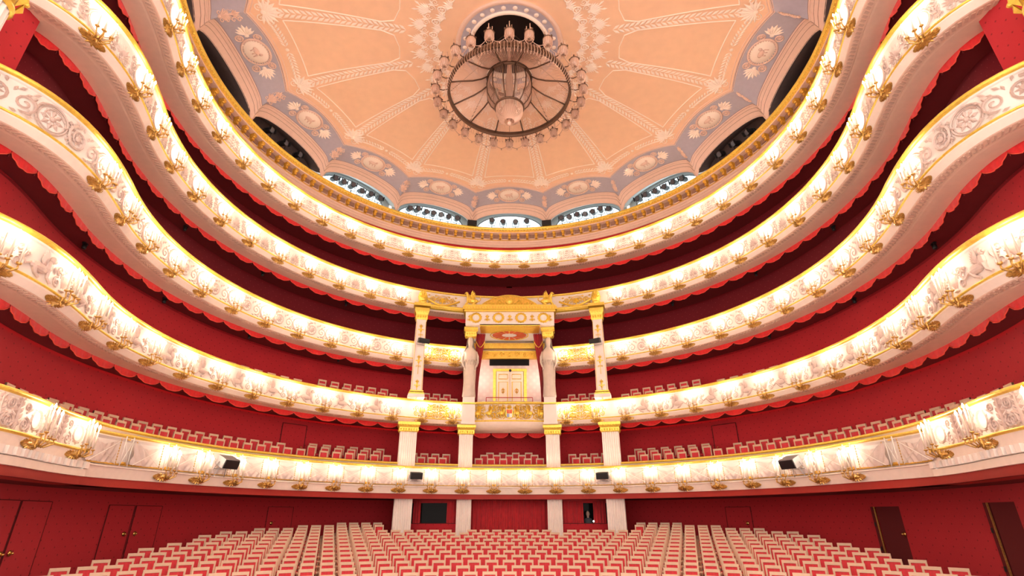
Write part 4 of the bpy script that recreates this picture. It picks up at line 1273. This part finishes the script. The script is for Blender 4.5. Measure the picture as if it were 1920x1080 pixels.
# ------------------------------------------------------------------ painted ceiling of sixteen bays
ce = empty('ceiling'); struct(ce, 'peach painted ceiling of sixteen scalloped bays with mauve medallion band', 'ceiling')
SA = R_(11.25)
def cyl(phi, r, zz): return Vector((r * math.sin(phi), YC + r * math.cos(phi), zz))
def C0(u): return 11.78, 16.10 + 1.14 * max(0, 1 - u * u) ** .5
def C1(u): return 11.30 + .12 * u * u, 16.93 + .70 * max(0, 1 - u * u) ** .5
def C3(u): return 9.78 + .46 * u * u, 17.88 - .23 * u * u
OCR, OCZ = 2.20, 18.08
def surf(j, u, t):
    """t 0..1 arch to moulding, 1..2 mauve band, 2..3 peach field to the oculus"""
    phi = j * 2 * SA + u * SA
    if t <= 1: (r0, z0), (r1, z1), f = C0(u), C1(u), t; bul = .05 * math.sin(PI * f)
    elif t <= 2: (r0, z0), (r1, z1), f = C1(u), C3(u), t - 1; bul = .06 * math.sin(PI * f)
    else:
        (r0, z0), f = C3(u), t - 2
        return cyl(phi, r0 + (OCR - r0) * f, OCZ + (z0 - OCZ) * (1 - f) ** 5)
    return cyl(phi, r0 + (r1 - r0) * f, z0 + (z1 - z0) * f + bul)
def sframe(j, u, t, flip=False, lift=.01):
    p = surf(j, u, t); e = .01
    dx = (surf(j, u + e, t) - surf(j, u - e, t)).normalized()
    t0, t1 = max(t - e, 0), min(t + e, 2.999)
    if int(t0) != int(t1) and t1 < 2.99: t1 = t
    dz = (surf(j, u, t1) - surf(j, u, t0)).normalized()
    n = dx.cross(dz).normalized()      # local -y must face the hall (down)
    if n.z < 0: n = -n
    dx = n.cross(dz).normalized() if False else (dz.cross(n) * -1).normalized()
    p = p - n * lift
    return Matrix(((dx.x, n.x, dz.x, p.x), (dx.y, n.y, dz.y, p.y), (dx.z, n.z, dz.z, p.z), (0, 0, 0, 1)))
def bay_strip(name, m, j, t0, t1, nu=24, nt=4):
    mb = MB(); mb.uv = []
    for i in range(nu + 1):
        for q in range(nt + 1):
            u = -1 + 2 * i / nu; t = t0 + (t1 - t0) * q / nt
            if q == nt: t -= 1e-6
            mb.v.append(tuple(surf(j, u, t))); mb.uv.append((u, t))
    for i in range(nu):
        for q in range(nt): a = i * (nt + 1) + q; mb.f.append((a, a + nt + 1, a + nt + 2, a + 1))
    return mb.build(name, m, ce, True)
def line(mb, j, pts, r, n=4): mb.tube([tuple(surf(j, u, t)) for u, t in pts], r, n)
SJ = list(range(-8, 8))
US = [-1 + i / 12 for i in range(25)]
# shared motif meshes
med = MB(); med.lathe([(.0, .03), (.36, .03), (.38, 0)], 22, Matrix.Rotation(PI / 2, 4, 'X') @ Matrix.Diagonal((1.12, .9, 1, 1)), False)
med_me = med.mesh('medallion', peach_line, True)
mr = MB(); mr.ring(0, 0, .47, .385, .035, -.03, 26)
for i in range(30): a = 2 * PI * i / 30; mr.ell((.43 * math.cos(a), -.03, .345 * math.sin(a)), (.028, .025, .028), 5, 3)
mr_me = mr.mesh('bead_ring', mould, True)
mf = MB(); mf.ell((-.05, -.04, .02), (.16, .03, .08), 8, 5); mf.ell((.1, -.04, .1), (.05, .03, .06), 6, 4)
for q in (-.12, .0, .1): mf.tube([(q, -.04, -.02), (q + .03, -.04, -.14)], [.03, .015], 4)
mf_me = mf.mesh('medallion_figure', mould, True)
pal = MB(); pal.fan(0, 0, .52, 0, 2.0, 7, .04)
pal_me = pal.mesh('palmette', peach_line)
ros = MB(); ros.ring(0, 0, .12, .12, .025, -.02, 14); ros.ell((0, -.02, 0), (.05, .04, .05), 7, 4)
for i in range(6): ros.leaf(0, 0, 2 * PI * i / 6, .11, .06, .03, -.01)
ros_me = ros.mesh('rosette', mould)
acn = MB(); acn.fan(0, -.30, .5, PI / 2, 1.4, 7, .06); acn.fan(0, .1, .42, PI / 2, 1.2, 5, .06)
for sg in (-1, 1):
    for i in range(4): acn.spiral(sg * (.14 + .03 * i), -.25 + .2 * i, .10, PI / 2, 1.2, sg, .025)
acn_me = acn.mesh('acanthus_spray', mould)
shl = MB(); shl.fan(0, -.1, .62, PI / 2, 3.4, 11, .04)
for sg in (-1, 1): shl.spiral(sg * .2, -.2, .13, 0 if sg < 0 else PI, 1.3, sg, .02)
shl_me = shl.mesh('shell_palmette', peach_line)
ara = MB(); ara.fan(0, .55, .62, PI / 2, 1.7, 9, .04); ara.fan(0, -.15, .45, PI / 2, 2.2, 7, .04)
for sg in (-1, 1):
    ara.spiral(sg * .30, .1, .2, PI / 2, 1.7, -sg, .028); ara.spiral(sg * .22, .52, .15, -PI / 2, 1.5, sg, .022); ara.leaf(sg * .35, .45, PI / 2 - sg * .5, .35, .13); ara.leaf(sg * .12, 1.0, PI / 2 - sg * .3, .3, .1)
ara_me = ara.mesh('arabesque', peach_line)
for j in SJ:
    a_ = bay_strip('arch_reveal', mould, j, 0, 1); b_ = bay_strip('mauve_band', mauve, j, 1, 2); c_ = bay_strip('peach_field', peach, j, 2, 3, 24, 12)
    # mouldings
    mb = MB(); line(mb, j, [(u, 1.0) for u in US], .045, 5); line(mb, j, [(u, .86) for u in US], .022); line(mb, j, [(u, .06) for u in US], .03); mb.build('arch_moulding', mould, a_)
    mb = MB(); line(mb, j, [(u, .42) for u in US], .012); line(mb, j, [(u, .70) for u in US], .010); mb.build('arch_groove', groove, a_)
    mb = MB(); line(mb, j, [(u, 1.985) for u in US], .03, 5); line(mb, j, [(u, 1.93) for u in US], .016); line(mb, j, [(u, 2.012) for u in US], .025); mb.build('scallop_moulding', mould, b_)
    mb = MB(); line(mb, j, [(u, 1.957) for u in US], .009); line(mb, j, [(u, 1.04) for u in US], .010); mb.build('scallop_groove', groove, b_)
    # field outline
    mb = MB()
    q = .80
    ol = [(-q + .0, 2.13)] + [(-q + 2 * q * i / 12, 2.13 - .012 * math.sin(PI * i / 12)) for i in range(13)]
    line(mb, j, ol, .028); line(mb, j, [(-q, 2.13 + .06 * i) if i < 9 else (-.62, 2.67) for i in range(10)], .028); line(mb, j, [(q, 2.13 + .06 * i) if i < 9 else (.62, 2.67) for i in range(10)], .028)
    line(mb, j, [(-.62, 2.67), (0, 2.68), (.62, 2.67)], .02)
    mb.build('field_outline', peach_line, c_)
    # leaf garlands: along the rib at u=+1 and along the scallop
    mb = MB()
    for i in range(24):
        M = sframe(j, 1.0, 2.14 + i * .0262)
        for sg in (-1, 1): mb.leaf(0, 0, -PI / 2 + sg * .62, .36, .13, .03, 0, M)
    mb.build('rib_garland', peach_line, c_)
    mb = MB()
    for i in range(-9, 10):
        if i == 0: continue
        M = sframe(j, i / 12, 2.062); dr_ = 0 if i < 0 else PI
        for sg in (-1, 1): mb.leaf(0, 0, dr_ + sg * .62 + PI, .26, .10, .03, 0, M)
    M = sframe(j, 0, 2.062); mb.ell((0, -.02, 0), (.08, .03, .08), 7, 4, M)
    mb.build('scallop_garland', peach_line, c_)
    link('shell_palmette', shl_me, c_, sframe(j, 1.0, 2.085) @ Matrix.Scale(1.2, 4))
    md = link('medallion', med_me, b_, sframe(j, 0, 1.47) @ Matrix.Scale(1.38, 4)); link('bead_ring', mr_me, md); link('medallion_figure', mf_me, md)
    for sg in (-1, 1):
        M = sframe(j, sg * .40, 1.47); link('palmette', pal_me, b_, M @ Matrix.Rotation(0 if sg > 0 else PI, 4, 'Y') @ Matrix.Scale(1.35, 4))
        for tt in (1.25, 1.72): link('rosette', ros_me, b_, sframe(j, sg * .36, tt) @ Matrix.Scale(1.2, 4))
    link('acanthus_spray', acn_me, b_, sframe(j, 1.0 - 1e-4, 1.48))
    for u in (-.5, .5): link('arabesque', ara_me, c_, sframe(j, u, 2.89) @ Matrix.Rotation(PI, 4, 'Y') @ Matrix.Scale(.92, 4))
# oculus
oc = MB()
def lath(prof, n=48): return MB().lathe(prof, n, Matrix.Translation((0, YC, 0)), False)
og = lath([(2.22, 18.06), (2.26, 18.0), (2.14, 17.97), (2.06, 18.02), (2.02, 18.04)]).build('oculus_moulding', mould, ce, True)
lath([(2.04, 18.03), (1.70, 18.08)]).build('oculus_mauve_ring', mauve, og, True)
lath([(1.72, 18.06), (1.70, 18.0), (1.60, 17.99), (1.55, 18.06), (1.55, 18.2)]).build('oculus_inner_ring', peach_line, og, True)
lath([(1.55, 18.15), (1.55, 19.8), (.0, 19.8)]).build('oculus_shaft', dark_hole, og)
dot_me = MB().lathe([(.0, -.02), (.09, -.015), (.10, 0)], 8, None, False).mesh('oculus_disc', peach_line, True)
for i in range(26):
    a = 2 * PI * i / 26; link('oculus_disc', dot_me, og, Matrix.Translation((1.87 * math.cos(a), YC + 1.87 * math.sin(a), 18.04)))

# ------------------------------------------------------------------ lighting niches behind the arches
lit = {-2, -1, 0, 1, 2}
nn = 0
def make_spot():
    r = empty('stage_spotlight')
    MB().lathe([(.0, -.20), (.09, -.20), (.115, -.12), (.12, .16), (.13, .20)], 10, Matrix.Rotation(PI / 2, 4, 'X')).build('body', black, r, True)
    MB().lathe([(.0, .205), (.11, .205)], 10, Matrix.Rotation(PI / 2, 4, 'X'), False).build('lens', lens_m, r)
    MB().tube([(-.16, .0, 0), (-.16, 0, -.22), (.16, 0, -.22), (.16, 0, 0)], .016, 4).tube([(0, 0, -.22), (0, 0, -.42)], .02, 5).build('yoke', black, r)
    for x, y, a in ((-.13, -.25, .3), (.13, -.25, -.3)): MB().box((x, y, 0), (.01, .12, .2)).build('barn_door', black, r)
    return r
spot0 = make_spot(); spf = [True]
for j in range(-5, 6):
    nc = empty('lighting_niche'); struct(nc, 'arched lighting niche above the cornice, ' + ('middle one' if j == 0 else '%s %s of the middle' % (ORD[abs(j)], side(j))), 'niche')
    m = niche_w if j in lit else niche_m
    mb = MB(); NU = 20
    for i in range(NU + 1):
        u = -.97 + 1.94 * i / NU; phi = j * 2 * SA + u * SA; zz = C0(u)[1]
        for r, dz in ((11.74, 0), (12.2, .25), (12.9, .75)): mb.v.append(tuple(cyl(phi, r, zz + dz)))
    for i in range(NU):
        for q in range(2): a = i * 3 + q; mb.f.append((a, a + 1, a + 4, a + 3))
    mb.build('niche_vault', m, nc, True)
    mb = MB()
    for i in range(NU + 1):
        u = -.97 + 1.94 * i / NU; phi = j * 2 * SA + u * SA
        mb.v.append(tuple(cyl(phi, 12.88, 15.9))); mb.v.append(tuple(cyl(phi, 12.88, C0(u)[1] + .75)))
    for i in range(NU): mb.f.append((2 * i, 2 * i + 2, 2 * i + 3, 2 * i + 1))
    mb.build('niche_back', m, nc)
    mb = MB(); mb.add([tuple(cyl(j * 2 * SA + u * SA, r, 16.11)) for u in (-.97, 0, .97) for r in (11.7, 12.9)], [(0, 2, 3, 1), (2, 4, 5, 3)]); mb.build('niche_floor', niche_m, nc)
    if j in lit:
        mb = MB(); P0 = []
        for i in range(NU + 1):
            u = (-.84 + 1.68 * i / NU); phi = j * 2 * SA + u * SA; zz = 16.4 + 1.27 * max(0, 1 - (u / .86) ** 2) ** .5
            mb.v.append(tuple(cyl(phi, 12.82, 16.15))); mb.v.append(tuple(cyl(phi, 12.82, zz))); P0.append(tuple(cyl(phi, 12.79, zz)))
        for i in range(NU): mb.f.append((2 * i, 2 * i + 2, 2 * i + 3, 2 * i + 1))
        pn = mb.build('window_pane', pane_m, nc)
        mb = MB().tube(P0, .035, 4)
        for u in (-.6, -.3, 0, .3, .6): mb.tube([tuple(cyl(j * 2 * SA + u * SA, 12.79, 16.15)), tuple(cyl(j * 2 * SA + u * SA, 12.79, 16.4 + 1.27 * (1 - (u / .86) ** 2) ** .5))], .010, 4)
        mb.build('window_bar', steel, nc)
    # row of spotlights
    us = {0: [-.46, -.16, .16, .46], 1: [-.62, -.42, -.2, .0, .2, .4, .62], 2: [-.6, -.38, -.14, .1, .34, .58]}.get(abs(j), [-.4, .0, .4] if abs(j) == 3 else [])
    for i, u in enumerate(sorted(us)):
        a = j * 22.5 + u * 11.25; x, y = pol(12.1, a)
        zz = 16.70 + (.06 if (i + j) % 3 == 0 else 0) + .22 * (1 - u * u) * (0.5 if j else .3)
        M = Matrix.Translation((x, y, zz)) @ Matrix.Rotation(R_(-a) + random.uniform(-.12, .12), 4, 'Z') @ Matrix.Rotation(random.uniform(.1, .5), 4, 'X') @ Matrix.Scale(1.25, 4)
        if spf[0]: spf[0] = False; o = spot0; o.matrix_basis = M
        else: o = dup(spot0, M)
        tag(o, 'black spotlight in the %s niche above the cornice, %s from the left' % ('middle' if j == 0 else '%s %s' % (ORD[abs(j)], side(j)), ORD[i + 1]), 'spotlight', 'spotlights in the ceiling niches')
for sg in (-1, 1):
    a = sg * 11.25; x, y = pol(11.7, a)
    s_ = empty('ceiling_speaker', Matrix.Translation((x, y, 16.12)) @ Matrix.Rotation(R_(-a), 4, 'Z')); tag(s_, 'black box loudspeaker on the cornice %s of the middle niche' % side(sg), 'speaker', 'cornice loudspeakers')
    MB().box((0, 0, .17), (.56, .4, .34)).build('cabinet', black_box, s_); MB().box((0, -.21, .17), (.5, .02, .28)).build('grille', black, s_)

# ------------------------------------------------------------------ chandelier
chd = empty('chandelier', Matrix.Translation((0, YC, 0))); tag(chd, 'huge unlit crystal chandelier hanging below the ceiling oculus', 'chandelier')
def cl(prof, n=40, name='', m=chand, par=chd): return MB().lathe(prof, n, None, False).build(name, m, par, True)
def cring(R, zz, tr, name, m=chand, n=64, par=chd): return MB().tube([(R * math.cos(2 * PI * i / n), R * math.sin(2 * PI * i / n), zz) for i in range(n)], tr, 6, True).build(name, m, par, True)
cl([(2.44, 15.36), (2.48, 15.46), (2.44, 15.62), (2.37, 15.60), (2.36, 15.38), (2.44, 15.36)], 64, 'main_ring')
cring(.86, 16.25, .07, 'upper_ring'); cring(.55, 14.78, .05, 'lower_ring'); cring(1.3, 16.9, .03, 'crown_ring', crystal2)
for i in range(12):
    a = 2 * PI * (i + .5) / 12; c_, s_ = math.cos(a), math.sin(a)
    MB().tube([(c_ * r, s_ * r, zz) for r, zz in ((2.40, 15.5), (1.95, 15.66), (1.5, 15.80), (1.15, 15.98), (.95, 16.15), (.86, 16.25))], .03, 5).build('rib', chand, chd, True)
    MB().tube([(c_ * r, s_ * r, zz) for r, zz in ((.86, 16.25), (.93, 15.8), (.90, 15.35), (.74, 15.0), (.55, 14.78))], .024, 5).build('basket_rib', chand, chd, True)
# crystal strands
mb = MB()
for i in range(240):
    a = 2 * PI * i / 240; c_, s_ = math.cos(a), math.sin(a)
    mb.tube([(c_ * r, s_ * r, zz) for r, zz in ((2.36, 15.58), (1.9, 15.78), (1.4, 15.98), (.95, 16.28))], [.016, .014, .012, .010], 3)
mb.build('upper_crystal_strands', crystal, chd)['kind'] = 'stuff'
mb = MB()
for i in range(90):
    a = 2 * PI * i / 90; c_, s_ = math.cos(a), math.sin(a)
    mb.tube([(c_ * r, s_ * r, zz) for r, zz in ((.84, 16.2), (.90, 15.8), (.87, 15.35), (.72, 15.0), (.54, 14.8))], .012, 3)
mb.build('basket_crystal_strands', crystal2, chd)['kind'] = 'stuff'
mb = MB()
for i in range(60):
    a = 2 * PI * i / 60; c_, s_ = math.cos(a), math.sin(a)
    mb.tube([(c_ * r, s_ * r, zz) for r, zz in ((.53, 14.76), (.52, 14.5), (.42, 14.25), (.2, 14.08))], .014, 3)
mb.build('bowl_crystal_strands', crystal, chd)['kind'] = 'stuff'
cl([(.30, 14.74), (.26, 14.5), (.14, 14.3), (.05, 14.08)], 16, 'bottom_bowl', crystal2)
MB().ell((0, 0, 14.0), (.09, .09, .10), 10, 6).build('finial', crystal, chd, True)
cl([(.12, 14.75), (.16, 15.4), (.14, 16.0), (.16, 16.3), (.08, 16.9), (.06, 18.6)], 16, 'central_stem', crystal2)
for i in range(6):
    a = 2 * PI * i / 6; MB().tube([(.5 * math.cos(a), .5 * math.sin(a), 15.2), (.5 * math.cos(a), .5 * math.sin(a), 15.75)], .06, 6).build('inner_lamp', candle_m, chd, True)
for i in range(8):
    a = 2 * PI * i / 8; MB().tube([(2.4 * math.cos(a), 2.4 * math.sin(a), 15.6), (1.3 * math.cos(a), 1.3 * math.sin(a), 16.9), (.3 * math.cos(a), .3 * math.sin(a), 18.5)], .018, 4).build('chain', chand, chd)
# outer lanterns on arms, with candles and swags
NL = 26
cupm = MB().lathe([(.06, -.16), (.13, -.14), (.165, -.02), (.165, .10), (.15, .12)], 12, None, False).mesh('crystal_cup', crystal2, True)
rimm = MB().tube([(.17 * math.cos(2 * PI * i / 14), .17 * math.sin(2 * PI * i / 14), .12) for i in range(14)], .018, 5, True)
for i in range(4): rimm.ell((.17 * math.cos(PI / 2 * i + .4), .17 * math.sin(PI / 2 * i + .4), .17), (.035, .035, .045), 6, 4)
rimm = rimm.mesh('crown', chand, True)
lst = MB()
for i in range(16): a = 2 * PI * i / 16; lst.tube([(.16 * math.cos(a), .16 * math.sin(a), .10), (.17 * math.cos(a), .17 * math.sin(a), -.14), (.11 * math.cos(a), .11 * math.sin(a), -.28)], .010, 3)
lstm = lst.mesh('crystal_fringe', crystal)
canm = MB()
for i in range(3): a = 2 * PI * i / 3; canm.tube([(.1 * math.cos(a), .1 * math.sin(a), .1), (.1 * math.cos(a), .1 * math.sin(a), .48)], .017, 6)
canm = canm.mesh('candle_cluster', crystal, True)
armm = MB().tube([(-.50, 0, .06), (-.3, 0, -.02), (-.12, 0, .02)], .02, 5).mesh('arm', chand, True)
A2 = 2.93 * 2 * PI / NL / 2
swm = MB().tube([(-.06, A2 * 2 * (k_ / 10 - .5) + A2, -.05 - .26 * math.sin(PI * k_ / 10)) for k_ in range(11)], .014, 4)
swm.ell((-.06, A2, -.36), (.03, .03, .05), 6, 4); swm = swm.mesh('swag', crystal2, True)
for i in range(NL):
    a = 2 * PI * (i + .5) / NL
    M = Matrix.Translation((2.93 * math.cos(a), 2.93 * math.sin(a), 15.40)) @ Matrix.Rotation(a, 4, 'Z')
    l = link('lantern', cupm, chd, M)
    link('crown', rimm, l); link('crystal_fringe', lstm, l); link('candle_cluster', canm, l); link('arm', armm, l); link('swag', swm, l)
mb = MB()
for i in range(130):
    a = 2 * PI * i / 130; mb.tube([(2.5 * math.cos(a), 2.5 * math.sin(a), 15.58), (2.56 * math.cos(a), 2.56 * math.sin(a), 15.25), (2.46 * math.cos(a), 2.46 * math.sin(a), 15.08)], .010, 3)
mb.build('ring_crystal_fringe', crystal, chd)['kind'] = 'stuff'

# ------------------------------------------------------------------ loudspeakers on the columns and the lattice front
def speaker(M, wd, hg, dp, label, grp, bm=black_box):
    s_ = empty('loudspeaker', M); tag(s_, label, 'speaker', grp)
    MB().add([(i * wd / 2 * (1 if j < 0 else .86), j * dp / 2, k_ * hg / 2) for i in (-1, 1) for j in (-1, 1) for k_ in (-1, 1)], [(0, 1, 3, 2), (4, 6, 7, 5), (0, 4, 5, 1), (2, 3, 7, 6), (0, 2, 6, 4), (1, 5, 7, 3)]).build('cabinet', bm, s_)
    MB().box((0, -dp / 2 - .01, 0), (wd * .92, .02, hg * .9)).build('grille', black, s_)
    MB().tube([(-wd / 2 - .02, 0, 0), (-wd / 2 - .02, .1, -hg * .9), (wd / 2 + .02, .1, -hg * .9), (wd / 2 + .02, 0, 0)], .012, 4).build('bracket', steel, s_)
    return s_
for sg in (-1, 1):
    x, y = pol(10.22, sg * 25.2)
    speaker(Matrix.Translation((x, y, 8.14)) @ Matrix.Rotation(R_(-sg * 35), 4, 'Z') @ Matrix.Rotation(.25, 4, 'X'), .56, .24, .3, 'black loudspeaker mounted on the slender column %s of the royal box' % side(sg), 'column loudspeakers')
    S_ = sg * 4.75
    speaker(latM(S_) @ Matrix.Translation((0, -.25, 1.72)) @ Matrix.Rotation(.2, 4, 'X'), .56, .28, .3, 'black loudspeaker on the lattice balcony front %s of centre' % side(sg), 'lattice front loudspeakers')
    S_ = sg * 14.15
    o = speaker(latM(S_) @ Matrix.Translation((0, -.42, 1.72)) @ Matrix.Rotation(sg * .1, 4, 'Z') @ Matrix.Rotation(.4, 4, 'X'), .62, .32, .45, 'grey loudspeaker on a tripod bracket at the %s flank of the lattice front' % side(sg), 'flank loudspeakers', grey_box)
    MB().tube([(-.1, .1, -.1), (-.22, .1, -.55)], .015, 4).tube([(.1, .1, -.1), (.22, .1, -.55)], .015, 4).build('support_leg', steel, o)

# ------------------------------------------------------------------ proscenium column with gold capital (upper corners)
for sg in (-1, 1):
    r = empty('proscenium_column', Matrix.Translation((-9.75 if sg < 0 else 10.1, 6.62, 0))); tag(r, 'fluted proscenium column with heavy gold leaf capital at the upper %s corner' % side(sg), 'column', 'proscenium columns')
    mb = MB(); n = 20; pr = []
    for i in range(n):
        for q, dep in ((.1, 0), (.5, .04), (.9, 0)): a = 2 * PI * (i + q) / n; pr.append(((.42 - dep) * math.cos(a), (.42 - dep) * math.sin(a)))
    m_ = len(pr); mb.add([(x, y, zz) for zz in (-2.0, 8.75) for x, y in pr], [(i, (i + 1) % m_, m_ + (i + 1) % m_, m_ + i) for i in range(m_)]); mb.build('shaft', plaster, r)
    MB().lathe([(.42, 8.70), (.48, 8.74), (.48, 8.80), (.43, 8.84)], 24, None, False).build('necking', gold, r, True)
    mb = MB(); mb.lathe([(.42, 8.84), (.44, 9.2), (.56, 9.6), (.62, 9.75)], 20, None, False)
    for row, (zz, ln) in enumerate(((8.86, .45), (9.15, .5))):
        for i in range(10):
            a = 2 * PI * (i + .5 * row) / 10
            mb.leaf(0, 0, PI / 2, ln, .26, .10, 0, Matrix.Translation((.45 * math.cos(a), .45 * math.sin(a), zz)) @ Matrix.Rotation(a + PI / 2, 4, 'Z') @ Matrix.Rotation(.25, 4, 'X'))
            mb.ell((.58 * math.cos(a), .58 * math.sin(a), zz + ln * .92), (.07, .07, .06), 6, 4)
    for i in range(4): a = PI / 4 + PI / 2 * i; mb.spiral(0, 0, .17, 0, 1.5, 1, .05, M=Matrix.Translation((.66 * math.cos(a), .66 * math.sin(a), 9.6)) @ Matrix.Rotation(a, 4, 'Z'))
    mb.box((0, 0, 9.82), (1.2, 1.2, .14)); mb.build('gilt_capital', gold, r)

# ------------------------------------------------------------------ small fixtures under the tiers
fx = None
for k in (2, 3):
    for sg in (-1, 1):
        for i, s in enumerate((8.3, 12.4, 16.2, 19.9)):
            M = frame(sg * s, 1.42, ZR[k] - 1.10)
            if fx is None:
                fx = empty('ceiling_spot', M)
                MB().box((0, 0, -.03), (.16, .08, .06)).build('mount', black, fx); MB().lathe([(.05, -.2), (.065, -.16), (.06, -.04)], 8).build('head', black, fx, True)
                o = fx
            else: o = dup(fx, M)
            tag(o, 'small black spot under the %s ceiling, %s %s from the middle' % ({2: 'third tier', 3: 'fourth tier'}[k], ORD[i + 1], side(sg)), 'spotlight', 'small spots under the tiers')
